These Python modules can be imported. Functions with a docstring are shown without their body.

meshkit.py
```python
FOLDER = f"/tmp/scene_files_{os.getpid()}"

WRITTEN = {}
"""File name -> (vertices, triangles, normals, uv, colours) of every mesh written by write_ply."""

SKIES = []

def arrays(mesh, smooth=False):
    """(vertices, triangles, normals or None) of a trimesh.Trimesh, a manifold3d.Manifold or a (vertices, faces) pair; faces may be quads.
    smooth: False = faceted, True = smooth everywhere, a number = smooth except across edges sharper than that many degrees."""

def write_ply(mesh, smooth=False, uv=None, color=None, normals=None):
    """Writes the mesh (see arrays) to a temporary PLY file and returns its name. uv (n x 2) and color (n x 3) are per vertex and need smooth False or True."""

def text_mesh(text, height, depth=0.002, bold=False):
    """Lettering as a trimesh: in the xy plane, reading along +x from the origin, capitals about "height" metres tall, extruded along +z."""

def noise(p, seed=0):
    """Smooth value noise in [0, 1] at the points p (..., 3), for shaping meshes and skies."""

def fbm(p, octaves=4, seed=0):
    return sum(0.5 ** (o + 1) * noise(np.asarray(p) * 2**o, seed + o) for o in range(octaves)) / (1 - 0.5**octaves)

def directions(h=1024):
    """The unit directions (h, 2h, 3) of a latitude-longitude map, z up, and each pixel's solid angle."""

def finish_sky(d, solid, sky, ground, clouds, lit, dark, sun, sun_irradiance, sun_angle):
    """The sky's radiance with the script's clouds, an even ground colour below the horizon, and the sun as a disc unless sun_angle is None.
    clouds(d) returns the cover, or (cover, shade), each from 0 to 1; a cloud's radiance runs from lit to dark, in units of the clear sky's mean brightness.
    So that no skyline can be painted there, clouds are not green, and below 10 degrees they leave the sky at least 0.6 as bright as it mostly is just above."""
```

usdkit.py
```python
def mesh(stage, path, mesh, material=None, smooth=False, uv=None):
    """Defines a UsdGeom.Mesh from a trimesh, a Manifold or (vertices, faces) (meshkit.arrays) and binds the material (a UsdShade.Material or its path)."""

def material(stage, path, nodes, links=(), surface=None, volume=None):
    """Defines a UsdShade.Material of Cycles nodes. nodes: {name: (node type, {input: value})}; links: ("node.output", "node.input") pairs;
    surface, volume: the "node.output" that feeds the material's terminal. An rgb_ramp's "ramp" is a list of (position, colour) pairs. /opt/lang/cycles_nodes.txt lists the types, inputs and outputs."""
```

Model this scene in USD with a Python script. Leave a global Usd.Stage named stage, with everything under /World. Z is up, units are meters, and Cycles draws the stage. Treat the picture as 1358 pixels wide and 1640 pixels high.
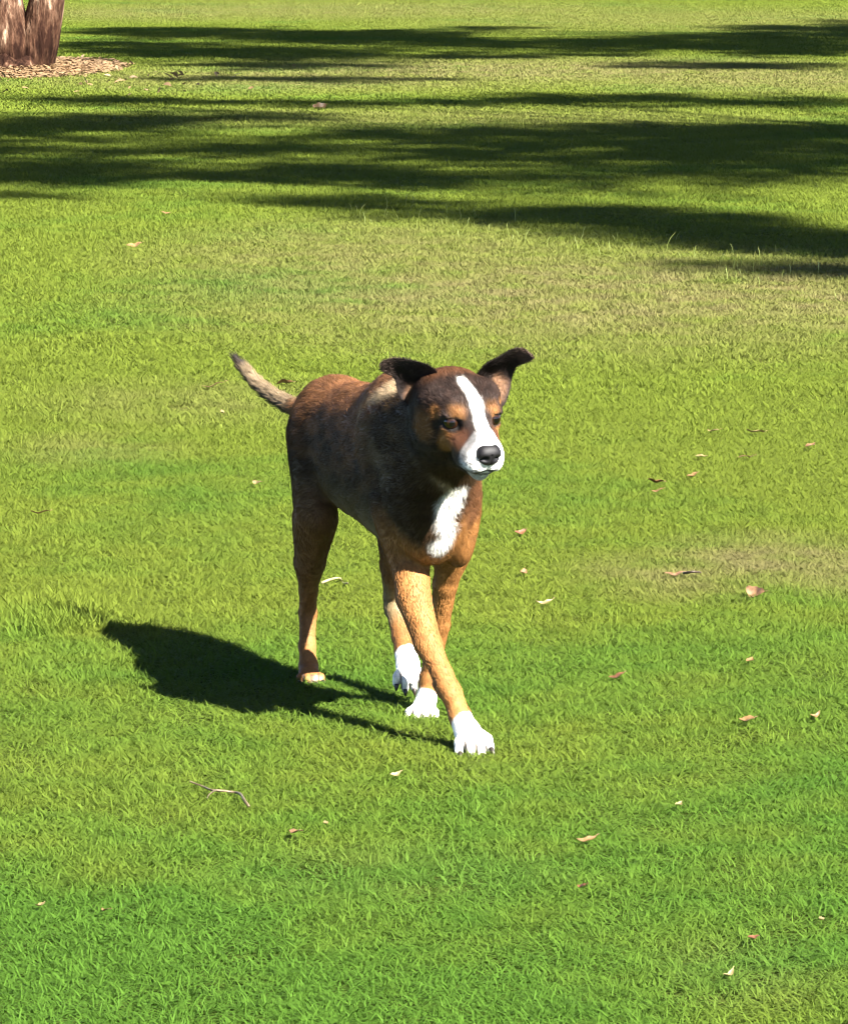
import math, numpy as np, trimesh, usdkit, meshkit
from pxr import Usd, UsdGeom, UsdLux, UsdShade, Sdf, Gf, Vt

stage = Usd.Stage.CreateInMemory()
UsdGeom.SetStageUpAxis(stage, 'Z')
UsdGeom.SetStageMetersPerUnit(stage, 1.0)
UsdGeom.Xform.Define(stage, '/World')
UsdGeom.Scope.Define(stage, '/World/Looks')
T = Sdf.ValueTypeNames

# ------------------------------------------------------------------ camera, sky, sun, exposure
EYE_H, FPX, CX, CY, HORIZON = 1.38, 7000.0, 679.0, 820.0, -166.0
PITCH = math.atan((CY - HORIZON) / FPX)
cam = UsdGeom.Camera.Define(stage, '/World/camera')
cam.CreateHorizontalApertureAttr(36.0)
cam.CreateFocalLengthAttr(36.0 * FPX / 1358.0)
cam.AddTranslateOp().Set(Gf.Vec3d(0, 0, EYE_H))
cam.AddRotateXOp().Set(90.0 - math.degrees(PITCH))
cam.CreateExposureAttr(2.95)

SUN_EL = math.radians(39.5)
SUN_H = np.array([0.64, -0.768]); SUN_H /= np.linalg.norm(SUN_H)
SUN = np.array([SUN_H[0] * math.cos(SUN_EL), SUN_H[1] * math.cos(SUN_EL), math.sin(SUN_EL)])
usdkit.material(stage, '/World/Looks/sky_light', {
    'sky': ('sky_texture', {'sky_type': 'single_scattering', 'sun_disc': False, 'sun_elevation': SUN_EL,
                            'sun_rotation': math.atan2(SUN[0], SUN[1]), 'air_density': 0.32, 'aerosol_density': 0.3}),
    'bg': ('background_shader', {'strength': 0.05})}, [('sky.color', 'bg.color')], surface='bg.background')
dome = UsdLux.DomeLight.Define(stage, '/World/sky')
UsdShade.MaterialBindingAPI.Apply(dome.GetPrim()).Bind(UsdShade.Material.Get(stage, '/World/Looks/sky_light'))
dome.GetPrim().SetCustomDataByKey('kind', 'structure')
dome.GetPrim().SetCustomDataByKey('label', 'clear blue daylight sky')
sun = UsdLux.DistantLight.Define(stage, '/World/sun')
sun.CreateNormalizeAttr(True); sun.CreateIntensityAttr(1.25); sun.CreateAngleAttr(0.6)
sun.CreateColorAttr(Gf.Vec3f(1.0, 0.955, 0.885))
sun.AddRotateXYZOp().Set(Gf.Vec3f(90 - math.degrees(SUN_EL), 0, math.degrees(math.atan2(SUN[0], -SUN[1]))))

# ------------------------------------------------------------------ helpers
def unit(v):
    v = np.asarray(v, float); return v / max(np.linalg.norm(v), 1e-12)

cp, sp = math.cos(PITCH), math.sin(PITCH)
def at(px, py, Y):
    """the world point at depth Y that lies where the photograph shows it"""
    a, b = (px - CX) / FPX, -(py - CY) / FPX
    d = np.array([a, cp + b * sp, -sp + b * cp])
    return np.array([0, 0, EYE_H]) + d * (Y / d[1])
def on_ground(px, py, z=0.0):
    a, b = (px - CX) / FPX, -(py - CY) / FPX
    d = np.array([a, cp + b * sp, -sp + b * cp])
    return np.array([0, 0, EYE_H]) + d * ((z - EYE_H) / d[2])

used = {}
def numbered(parent, name):
    k = (parent, name); n = used.get(k, 0); used[k] = n + 1
    return f'{parent}/{name}' + (f'_{n:03d}' if n else '')
def tag(prim, label=None, cat=None, group=None, kind=None):
    for k, v in (('label', label), ('category', cat), ('group', group), ('kind', kind)):
        if v: prim.SetCustomDataByKey(k, v)
    return prim
def thing(name, label, cat, group=None, loc=(0, 0, 0)):
    x = UsdGeom.Xform.Define(stage, numbered('/World', name))
    x.AddTranslateOp().Set(Gf.Vec3d(*map(float, loc)))
    return tag(x.GetPrim(), label, cat, group)
def part(name, mesh, mat, parent, smooth=True, colors=None):
    path = numbered(str(parent.GetPath()) if parent else '/World', name)
    m = usdkit.mesh(stage, path, mesh, mat, smooth=smooth)
    if colors is not None:
        UsdGeom.PrimvarsAPI(m).CreatePrimvar('coat', T.Color3fArray, 'vertex').Set(Vt.Vec3fArray.FromNumpy(np.asarray(colors, np.float32)))
    return m.GetPrim()
L = '/World/Looks/'
def sstep(a, b, x):
    t = np.clip((x - a) / (b - a), 0, 1); return t * t * (3 - 2 * t)
def tube(points, radii, n=10, cap=True, wob=None):
    """tapered tube along points -> vertices, faces"""
    P = np.asarray(points, float); R = np.broadcast_to(np.asarray(radii, float), (len(P),))
    tg = np.gradient(P, axis=0); tg /= np.linalg.norm(tg, axis=1, keepdims=True)
    ref = np.array([0.3, 1, 0.2]) if abs(tg[0][2]) > 0.7 else np.array([0, 0, 1.0])
    V = []
    for k in range(len(P)):
        u = unit(np.cross(tg[k], ref)); w = np.cross(tg[k], u)
        a = np.arange(n) / n * 2 * np.pi
        r = R[k] * (1 if wob is None else wob(k, a))
        V.append(P[k] + (np.cos(a) * r)[:, None] * u + (np.sin(a) * r)[:, None] * w)
    V = np.vstack(V); F = []
    for k in range(len(P) - 1):
        for j in range(n):
            a, b = k * n + j, k * n + (j + 1) % n
            F += [[a, b, b + n], [a, b + n, a + n]]
    if cap:
        V = np.vstack([V, P[0], P[-1]]); c0, c1 = len(V) - 2, len(V) - 1; o = (len(P) - 1) * n
        for j in range(n):
            F += [[c0, (j + 1) % n, j], [c1, o + j, o + (j + 1) % n]]
    return V, np.array(F)
def merged(parts_):
    V, F, n = [], [], 0
    for v, f in parts_:
        V.append(v); F.append(np.asarray(f) + n); n += len(v)
    return np.vstack(V), np.vstack(F)
def spline(pts, n):
    from scipy.interpolate import CubicSpline
    pts = np.asarray(pts, float); s = np.r_[0, np.cumsum(np.linalg.norm(np.diff(pts, axis=0), axis=1))]
    return CubicSpline(s, pts)(np.linspace(0, s[-1], n))

# ------------------------------------------------------------------ materials
# places where the turf itself is dry, worn or littered: centre, radii, strength
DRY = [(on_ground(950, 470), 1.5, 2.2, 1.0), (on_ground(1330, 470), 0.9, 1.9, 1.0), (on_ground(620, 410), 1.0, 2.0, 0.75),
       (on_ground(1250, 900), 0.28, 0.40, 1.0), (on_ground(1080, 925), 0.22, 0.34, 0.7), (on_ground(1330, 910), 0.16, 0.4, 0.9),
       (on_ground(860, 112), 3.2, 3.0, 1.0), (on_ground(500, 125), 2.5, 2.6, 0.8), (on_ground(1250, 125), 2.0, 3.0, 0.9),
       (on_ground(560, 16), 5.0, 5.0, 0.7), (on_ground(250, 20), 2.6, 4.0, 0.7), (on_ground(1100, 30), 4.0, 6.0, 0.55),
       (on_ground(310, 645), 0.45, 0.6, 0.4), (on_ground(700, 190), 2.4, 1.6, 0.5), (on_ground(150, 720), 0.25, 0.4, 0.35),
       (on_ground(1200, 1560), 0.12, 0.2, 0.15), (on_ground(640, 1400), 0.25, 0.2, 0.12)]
LITTER = (on_ground(72, 109), 0.66, 2.0)
def turf_nodes(green_a, green_b, straw, soil_boost=0.0):
    """node graph: a turf colour that depends only on where on the field it is"""
    N = {'g': ('geometry', {}),
         'n1': ('noise_texture', {'scale': 0.55, 'detail': 3.0}), 'n2': ('noise_texture', {'scale': 5.0, 'detail': 3.0}),
         'r1': ('rgb_ramp', {'ramp': [(0.36, green_a), (0.64, green_b)]}),
         'isl': ('map_range', {'from_min': 0.0, 'from_max': 1.0, 'to_min': 0.62, 'to_max': 1.38}),
         'mx': ('math', {'math_type': 'add'}), 'bl': ('mix', {'mix_type': 'multiply', 'fac': 1.0}),
         'addn': ('math', {'math_type': 'multiply_add', 'value2': 0.35, 'value3': 0.0}),
         'addf': ('math', {'math_type': 'add'}), 'xyz': ('separate_xyz', {}),
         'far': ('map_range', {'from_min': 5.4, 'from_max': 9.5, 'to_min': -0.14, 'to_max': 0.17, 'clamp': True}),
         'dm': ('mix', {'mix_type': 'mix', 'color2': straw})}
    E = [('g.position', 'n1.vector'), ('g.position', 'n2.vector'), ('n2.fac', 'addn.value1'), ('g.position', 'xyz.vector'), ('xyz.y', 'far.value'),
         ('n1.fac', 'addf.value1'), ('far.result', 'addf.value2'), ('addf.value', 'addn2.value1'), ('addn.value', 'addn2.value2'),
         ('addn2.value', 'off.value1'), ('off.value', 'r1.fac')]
    N['addn2'] = ('math', {'math_type': 'add'}); N['off'] = ('math', {'math_type': 'subtract', 'value2': 0.175})
    last = None
    for i, (c, rx, ry, s) in enumerate(DRY):
        N[f's{i}'] = ('mapping', {'location': (-c[0] / rx, -c[1] / ry, 0), 'scale': (1 / rx, 1 / ry, 0)})
        N[f'l{i}'] = ('vector_math', {'math_type': 'length'})
        N[f'm{i}'] = ('map_range', {'from_min': 0.35, 'from_max': 1.25, 'to_min': s, 'to_max': 0.0, 'clamp': True})
        E += [('g.position', f's{i}.vector'), (f's{i}.vector', f'l{i}.vector1'), (f'l{i}.value', f'm{i}.value')]
        if last is None: last = f'm{i}.result'
        else:
            N[f'x{i}'] = ('math', {'math_type': 'maximum'}); E += [(last, f'x{i}.value1'), (f'm{i}.result', f'x{i}.value2')]; last = f'x{i}.value'
    N['dn'] = ('map_range', {'from_min': 0.3, 'from_max': 0.62, 'to_min': 0.25, 'to_max': 1.0, 'clamp': True})
    N['dd'] = ('math', {'math_type': 'multiply'})
    E += [('n2.fac', 'dn.value'), (last, 'dd.value1'), ('dn.result', 'dd.value2'), ('dd.value', 'dm.fac'), ('r1.color', 'dm.color1')]
    return N, E

GA, GB, STRAW = (0.158, 0.345, 0.046), (0.295, 0.398, 0.055), (0.42, 0.39, 0.15)
N, E = turf_nodes(GA, GB, STRAW)
N.update({'hv': ('hsv', {}), 'hr': ('map_range', {'to_min': 0.478, 'to_max': 0.508}), 'rr': ('map_range', {'from_min': 0.0, 'from_max': 1.0, 'to_min': 0.32, 'to_max': 1.80}),
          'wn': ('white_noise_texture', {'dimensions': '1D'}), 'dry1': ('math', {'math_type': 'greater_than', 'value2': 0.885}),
          'dry_glint_col': ('mix', {'mix_type': 'mix', 'color2': (0.60, 0.62, 0.34)}),  # pale blade colour: dry blades plus painted sun glints
          'bs': ('principled_bsdf', {'roughness': 0.45, 'specular_ior_level': 0.012}), 'tr': ('translucent_bsdf', {}),
          'mxs': ('mix_closure', {'fac': 0.34})})
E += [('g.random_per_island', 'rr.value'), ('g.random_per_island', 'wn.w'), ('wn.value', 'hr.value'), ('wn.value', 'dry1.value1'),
      ('dm.color', 'dry_glint_col.color1'), ('dry1.value', 'dry_glint_col.fac'),
      ('dry_glint_col.color', 'hv.color'), ('hr.result', 'hv.hue'), ('rr.result', 'hv.value'), ('hv.color', 'bs.base_color'), ('hv.color', 'tr.color'),
      ('bs.BSDF', 'mxs.closure1'), ('tr.BSDF', 'mxs.closure2')]
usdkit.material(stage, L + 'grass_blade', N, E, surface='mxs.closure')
N, E = turf_nodes((0.022, 0.036, 0.006), (0.034, 0.042, 0.008), (0.09, 0.075, 0.03))
N.update({'lit_s': ('mapping', {'location': (-LITTER[0][0] / LITTER[1], -LITTER[0][1] / LITTER[2], 0), 'scale': (1 / LITTER[1], 1 / LITTER[2], 0)}),
          'lit_l': ('vector_math', {'math_type': 'length'}), 'lit_m': ('map_range', {'from_min': 0.8, 'from_max': 1.1, 'to_min': 1.0, 'to_max': 0.0, 'clamp': True}),
          'lit_c': ('mix', {'mix_type': 'mix', 'color2': (0.22, 0.125, 0.06)}),
          'n3': ('noise_texture', {'scale': 90.0, 'detail': 4.0}), 'vr': ('map_range', {'from_min': 0.3, 'from_max': 0.7, 'to_min': 0.45, 'to_max': 1.5}),
          'hv': ('hsv', {}), 'bp': ('bump', {'strength': 0.8, 'distance': 0.012}), 'bs': ('principled_bsdf', {'roughness': 0.9, 'specular_ior_level': 0.0})})
E += [('g.position', 'lit_s.vector'), ('lit_s.vector', 'lit_l.vector1'), ('lit_l.value', 'lit_m.value'), ('lit_m.result', 'lit_c.fac'), ('dm.color', 'lit_c.color1'),
      ('g.position', 'n3.vector'), ('n3.fac', 'vr.value'), ('vr.result', 'hv.value'), ('lit_c.color', 'hv.color'), ('hv.color', 'bs.base_color'), ('n3.fac', 'bp.height'), ('bp.normal', 'bs.normal')]
usdkit.material(stage, L + 'turf_ground', N, E, surface='bs.BSDF')

usdkit.material(stage, L + 'bark', {
    'g': ('geometry', {}), 'mp': ('mapping', {'scale': (11.0, 11.0, 3.2)}), 'n': ('noise_texture', {'scale': 1.0, 'detail': 6.0, 'roughness': 0.68}),
    'mp2': ('mapping', {'scale': (30.0, 30.0, 5.0)}), 'n2': ('noise_texture', {'scale': 1.0, 'detail': 4.0}),
    'xyz': ('separate_xyz', {}), 'zz': ('map_range', {'from_min': 0.15, 'from_max': 0.75, 'to_min': -0.08, 'to_max': 0.095, 'clamp': True}), 'ad': ('math', {'math_type': 'add'}),  # bark pales with height: flaking bark plus a painted sunlit strip
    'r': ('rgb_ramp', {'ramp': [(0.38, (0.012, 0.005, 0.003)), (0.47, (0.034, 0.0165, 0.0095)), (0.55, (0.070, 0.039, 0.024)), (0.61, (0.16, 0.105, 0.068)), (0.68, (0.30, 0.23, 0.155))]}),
    'v': ('map_range', {'from_min': 0.3, 'from_max': 0.7, 'to_min': 0.55, 'to_max': 1.3}), 'hv': ('hsv', {}),
    'bp': ('bump', {'strength': 1.0, 'distance': 0.03}), 'bs': ('principled_bsdf', {'roughness': 0.85, 'specular_ior_level': 0.05})},
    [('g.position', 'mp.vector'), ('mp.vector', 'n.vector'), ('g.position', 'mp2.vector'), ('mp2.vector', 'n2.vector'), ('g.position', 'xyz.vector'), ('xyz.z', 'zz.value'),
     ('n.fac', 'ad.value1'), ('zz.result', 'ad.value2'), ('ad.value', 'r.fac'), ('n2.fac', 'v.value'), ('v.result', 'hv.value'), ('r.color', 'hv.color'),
     ('hv.color', 'bs.base_color'), ('n2.fac', 'bp.height'), ('bp.normal', 'bs.normal')], surface='bs.BSDF')
usdkit.material(stage, L + 'gum_leaf', {
    'g': ('geometry', {}), 'r': ('rgb_ramp', {'ramp': [(0.0, (0.05, 0.085, 0.03)), (1.0, (0.09, 0.12, 0.05))]}),
    'bs': ('principled_bsdf', {'roughness': 0.45}), 'tr': ('translucent_bsdf', {'color': (0.07, 0.11, 0.03)}), 'm': ('mix_closure', {'fac': 0.15})},
    [('g.random_per_island', 'r.fac'), ('r.color', 'bs.base_color'), ('bs.BSDF', 'm.closure1'), ('tr.BSDF', 'm.closure2')], surface='m.closure')
def dry_leaf_mat(name, c, c2):
    usdkit.material(stage, L + name, {
        'g': ('geometry', {}), 'n': ('noise_texture', {'scale': 120.0, 'detail': 3.0}), 'r': ('rgb_ramp', {'ramp': [(0.35, c2), (0.6, c)]}),
        'bs': ('principled_bsdf', {'roughness': 0.5}), 'tr': ('translucent_bsdf', {}), 'm': ('mix_closure', {'fac': 0.15})},
        [('g.position', 'n.vector'), ('n.fac', 'r.fac'), ('r.color', 'bs.base_color'), ('r.color', 'tr.color'), ('bs.BSDF', 'm.closure1'), ('tr.BSDF', 'm.closure2')], surface='m.closure')
dry_leaf_mat('leaf_tan', (0.175, 0.105, 0.042), (0.10, 0.052, 0.02)); dry_leaf_mat('leaf_pale', (0.20, 0.16, 0.07), (0.12, 0.085, 0.035))
dry_leaf_mat('leaf_brown', (0.13, 0.055, 0.025), (0.06, 0.025, 0.01)); dry_leaf_mat('leaf_pink', (0.18, 0.100, 0.050), (0.10, 0.050, 0.024))
dry_leaf_mat('stalk', (0.22, 0.25, 0.06), (0.14, 0.19, 0.03)); dry_leaf_mat('twig_grey', (0.12, 0.09, 0.05), (0.05, 0.035, 0.02)); dry_leaf_mat('twig_pale', (0.24, 0.22, 0.10), (0.14, 0.12, 0.05)); dry_leaf_mat('twig_dark', (0.05, 0.035, 0.02), (0.03, 0.02, 0.012))
def coat_mat(name, rough, spec, fine):
    usdkit.material(stage, L + name, {
        'a': ('attribute', {'attribute': 'coat'}), 'g': ('geometry', {}), 'n': ('noise_texture', {'scale': 260.0, 'detail': 3.0}),
        'v': ('map_range', {'from_min': 0.3, 'from_max': 0.7, 'to_min': 1 - fine, 'to_max': 1 + fine}), 'hv': ('hsv', {}),
        'bp': ('bump', {'strength': 0.35, 'distance': 0.003}), 'bs': ('principled_bsdf', {'roughness': rough, 'specular_ior_level': spec})},
        [('g.position', 'n.vector'), ('n.fac', 'v.value'), ('v.result', 'hv.value'), ('a.color', 'hv.color'), ('hv.color', 'bs.base_color'), ('n.fac', 'bp.height'), ('bp.normal', 'bs.normal')], surface='bs.BSDF')
coat_mat('dog_coat', 0.7, 0.25, 0.2)
usdkit.material(stage, L + 'dog_fur', {'a': ('attribute', {'attribute': 'coat'}), 'bs': ('principled_bsdf', {'roughness': 0.6, 'specular_ior_level': 0.15})}, [('a.color', 'bs.base_color')], surface='bs.BSDF')
usdkit.material(stage, L + 'dog_nose', {'g': ('geometry', {}), 'n': ('voronoi_texture', {'scale': 900.0}), 'bp': ('bump', {'strength': 0.3, 'distance': 0.001}),
    'bs': ('principled_bsdf', {'base_color': (0.006, 0.0055, 0.006), 'roughness': 0.50, 'specular_ior_level': 0.20})}, [('g.position', 'n.vector'), ('n.distance', 'bp.height'), ('bp.normal', 'bs.normal')], surface='bs.BSDF')
usdkit.material(stage, L + 'dog_eye', {'a': ('attribute', {'attribute': 'coat'}), 'bs': ('principled_bsdf', {'roughness': 0.07, 'specular_ior_level': 0.5})}, [('a.color', 'bs.base_color')], surface='bs.BSDF')
usdkit.material(stage, L + 'dog_claw', {'bs': ('principled_bsdf', {'base_color': (0.02, 0.015, 0.012), 'roughness': 0.35})}, surface='bs.BSDF')

# ------------------------------------------------------------------ ground
gx = np.unique(np.r_[np.linspace(-400, -8, 15), np.linspace(-8, 8, 33), np.linspace(8, 400, 15)]); gy = np.unique(np.r_[np.linspace(-300, 2, 12), np.linspace(2, 60, 90), np.linspace(60, 700, 15)])
X, Y = np.meshgrid(gx, gy, indexing='ij')
gv = np.stack([X.ravel(), Y.ravel(), np.zeros(X.size)], 1)
ii = np.arange(X.size).reshape(X.shape)
gf = np.stack([ii[:-1, :-1].ravel(), ii[1:, :-1].ravel(), ii[1:, 1:].ravel(), ii[:-1, 1:].ravel()], 1)
tag(part('ground', (gv, gf), L + 'turf_ground', None), 'level park lawn soil under the green turf', 'ground', kind='structure')

# ------------------------------------------------------------------ dog: one continuous implicit body
HEAD_YAW = math.radians(16)
HD = np.array([math.sin(HEAD_YAW), -math.cos(HEAD_YAW), 0.0])          # the way the dog walks
LR = np.array([-math.cos(HEAD_YAW), -math.sin(HEAD_YAW), 0.0])         # towards the dog's right
UP = np.array([0, 0, 1.0])
# head frame
yaw, pit, rol = math.radians(24), math.radians(15), math.radians(2)
hf = np.array([math.sin(yaw) * math.cos(pit), -math.cos(yaw) * math.cos(pit), -math.sin(pit)])
hl = unit(np.cross(UP, hf)); hu = np.cross(hf, hl)                       # left (image right), up
hl, hu = hl * math.cos(rol) + hu * math.sin(rol), hu * math.cos(rol) - hl * math.sin(rol)
HO = at(754, 671, 6.925)
def hp(f, l, u): return HO + hf * f + hl * l + hu * u

STEP = 0.003
LO, HI = np.array([-0.36, 6.82, -0.03]), np.array([0.22, 8.0, 0.70])
DIM = np.ceil((HI - LO) / STEP).astype(int)
FIELD = np.full(DIM, 1.0, np.float32)
def region(lo, hi):
    a = np.clip(np.floor((lo - LO) / STEP).astype(int), 0, DIM); b = np.clip(np.ceil((hi - LO) / STEP).astype(int) + 1, 0, DIM)
    ax = [(LO[k] + STEP * np.arange(a[k], b[k])).astype(np.float32) for k in range(3)]
    return tuple(slice(a[k], b[k]) for k in range(3)), ax
def blend(sl, d, k, cut=False):
    o = FIELD[sl]
    if cut: d = -d; h = np.maximum(k - np.abs(o - d), 0) / k; FIELD[sl] = np.maximum(o, d) + h * h * k * 0.25
    else: h = np.maximum(k - np.abs(o - d), 0) / k; FIELD[sl] = np.minimum(o, d) - h * h * k * 0.25
def cone(a, b, ra, rb, k=0.02, cut=False, squash=None):
    """tapered capsule; squash = (axis, factor) thins it along an axis"""
    a, b = np.asarray(a, float), np.asarray(b, float); m = max(ra, rb) + (k + 0.055 if k >= 0.007 else 0.025)
    sl, ax = region(np.minimum(a, b) - m, np.maximum(a, b) + m)
    P = np.stack(np.meshgrid(*ax, indexing='ij'), -1)
    ab = (b - a).astype(np.float32); pa = P - a.astype(np.float32)
    t = np.clip((pa @ ab) / max(float(ab @ ab), 1e-9), 0, 1)
    v = pa - t[..., None] * ab
    if squash is not None:
        n = np.asarray(squash[0], np.float32); s = v @ n; v = v + (s * (squash[1] - 1))[..., None] * n
    d = np.linalg.norm(v, axis=-1) - (ra + (rb - ra) * (t * t * (3 - 2 * t) * 0.4 + t * 0.6))
    blend(sl, d.astype(np.float32), k, cut)
def ell(c, axes, radii, k=0.03, cut=False):
    c = np.asarray(c, float); R = np.stack([unit(x) for x in axes]); r = np.asarray(radii, float)
    ext = np.sqrt(((R * r[:, None]) ** 2).sum(0)) + 0.16
    sl, ax = region(c - ext, c + ext)
    P = np.stack(np.meshgrid(*ax, indexing='ij'), -1) - c.astype(np.float32)
    q = P @ R.T.astype(np.float32)
    k0 = np.linalg.norm(q / r.astype(np.float32), axis=-1); k1 = np.linalg.norm(q / (r * r).astype(np.float32), axis=-1)
    blend(sl, (k0 * (k0 - 1) / np.maximum(k1, 1e-6)).astype(np.float32), k, cut)
BONES = []                                                                # for the lie of the coat: a, b, direction, radius
def bone(a, b, r, d=None):
    a, b = np.asarray(a, float), np.asarray(b, float); BONES.append((a, b, unit(b - a) if d is None else unit(d), r))

B3 = (HD, LR, UP)
# trunk
ell(at(653, 742, 7.30), B3, (0.205, 0.092, 0.148), 0.03)
ell(at(588, 724, 7.49), B3, (0.22, 0.082, 0.116), 0.05)
ell(at(538, 692, 7.665), B3, (0.115, 0.078, 0.098), 0.05)
ell(at(668, 655, 7.24), B3, (0.12, 0.06, 0.06), 0.05)                      # withers
ell(at(690, 803, 7.13), B3, (0.075, 0.063, 0.105), 0.04)                   # breast
bone(at(700, 700, 7.05), at(530, 690, 7.75), 0.11, -HD + np.array([0, 0, -0.25]))
# neck
cone(hp(-0.085, 0, -0.03), at(664, 692, 7.22), 0.058, 0.082, 0.05)
cone(hp(-0.060, 0, -0.062), at(690, 775, 7.13), 0.043, 0.064, 0.045)
bone(hp(-0.06, 0, -0.03), at(668, 720, 7.2), 0.07, at(668, 720, 7.25) - hp(-0.06, 0, -0.03) + np.array([0, 0, -0.05]))
# shoulders and fore legs (right one reaches forward, left one stands)
def chain(pts, k=0.02):
    for (a, ra), (b, rb) in zip(pts[:-1], pts[1:]):
        cone(a, b, ra, rb, k); bone(a, b, (ra + rb) / 2)
ell(at(638, 785, 7.20), (HD + 0.3 * UP, LR, UP), (0.060, 0.044, 0.125), 0.022)
cone(at(642, 800, 7.18), at(655, 890, 7.165), 0.044, 0.033, 0.015)
chain([(at(655, 885, 7.165), 0.0330), (at(662, 957, 7.12), 0.0275), (at(685, 1031, 7.075), 0.0215), (at(708, 1080, 7.045), 0.0165), (at(722, 1108, 7.03), 0.0165), (at(737, 1148, 7.01), 0.0175), (at(750, 1180, 6.995), 0.0205)], 0.007)
cone(at(713, 1098, 7.028), at(722, 1112, 7.018), 0.0150, 0.0140, 0.010); cone(at(700, 1096, 7.06), at(709, 1112, 7.05), 0.0085, 0.0080, 0.008); cone(at(638, 880, 7.215), at(646, 905, 7.20), 0.020, 0.014, 0.016)
ell(at(727, 800, 7.20), (HD + 0.2 * UP, LR, UP), (0.065, 0.036, 0.11), 0.03)
cone(at(731, 820, 7.22), at(724, 880, 7.235), 0.036, 0.029, 0.02)
chain([(at(726, 880, 7.235), 0.031), (at(713, 935, 7.265), 0.0195), (at(704, 1000, 7.30), 0.0165), (at(693, 1060, 7.33), 0.0150), (at(688, 1085, 7.335), 0.0160), (at(683, 1118, 7.335), 0.0160), (at(680, 1134, 7.325), 0.0185)], 0.007)
# hind legs (right one stands behind, left one swings forward)
cone(at(512, 702, 7.64), at(504, 830, 7.54), 0.066, 0.040, 0.016, squash=(LR, 1.27))
cone(at(507, 714, 7.73), at(493, 870, 7.63), 0.052, 0.028, 0.03, squash=(LR, 1.2))
chain([(at(505, 830, 7.54), 0.039), (at(496, 900, 7.62), 0.0265), (at(494, 945, 7.69), 0.0155), (at(493, 982, 7.715), 0.0150), (at(492, 1035, 7.695), 0.0140), (at(494, 1068, 7.685), 0.0160), (at(495, 1082, 7.66), 0.0180)], 0.008)
cone(at(494, 962, 7.737), at(493, 990, 7.728), 0.0095, 0.0120, 0.010)
bone(at(508, 700, 7.66), at(503, 860, 7.60), 0.06)
cone(at(602, 715, 7.60), at(640, 850, 7.40), 0.064, 0.040, 0.03, squash=(LR, 1.25))
chain([(at(640, 850, 7.40), 0.038), (at(632, 905, 7.47), 0.024), (at(629, 955, 7.53), 0.0150), (at(631, 972, 7.53), 0.0150), (at(643, 1020, 7.48), 0.0155), (at(650, 1046, 7.45), 0.0180), (at(653, 1066, 7.43), 0.0200)], 0.008)
cone(at(622, 968, 7.545), at(626, 984, 7.54), 0.0075, 0.009, 0.010)
bone(at(602, 715, 7.6), at(640, 850, 7.4), 0.06)
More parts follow.
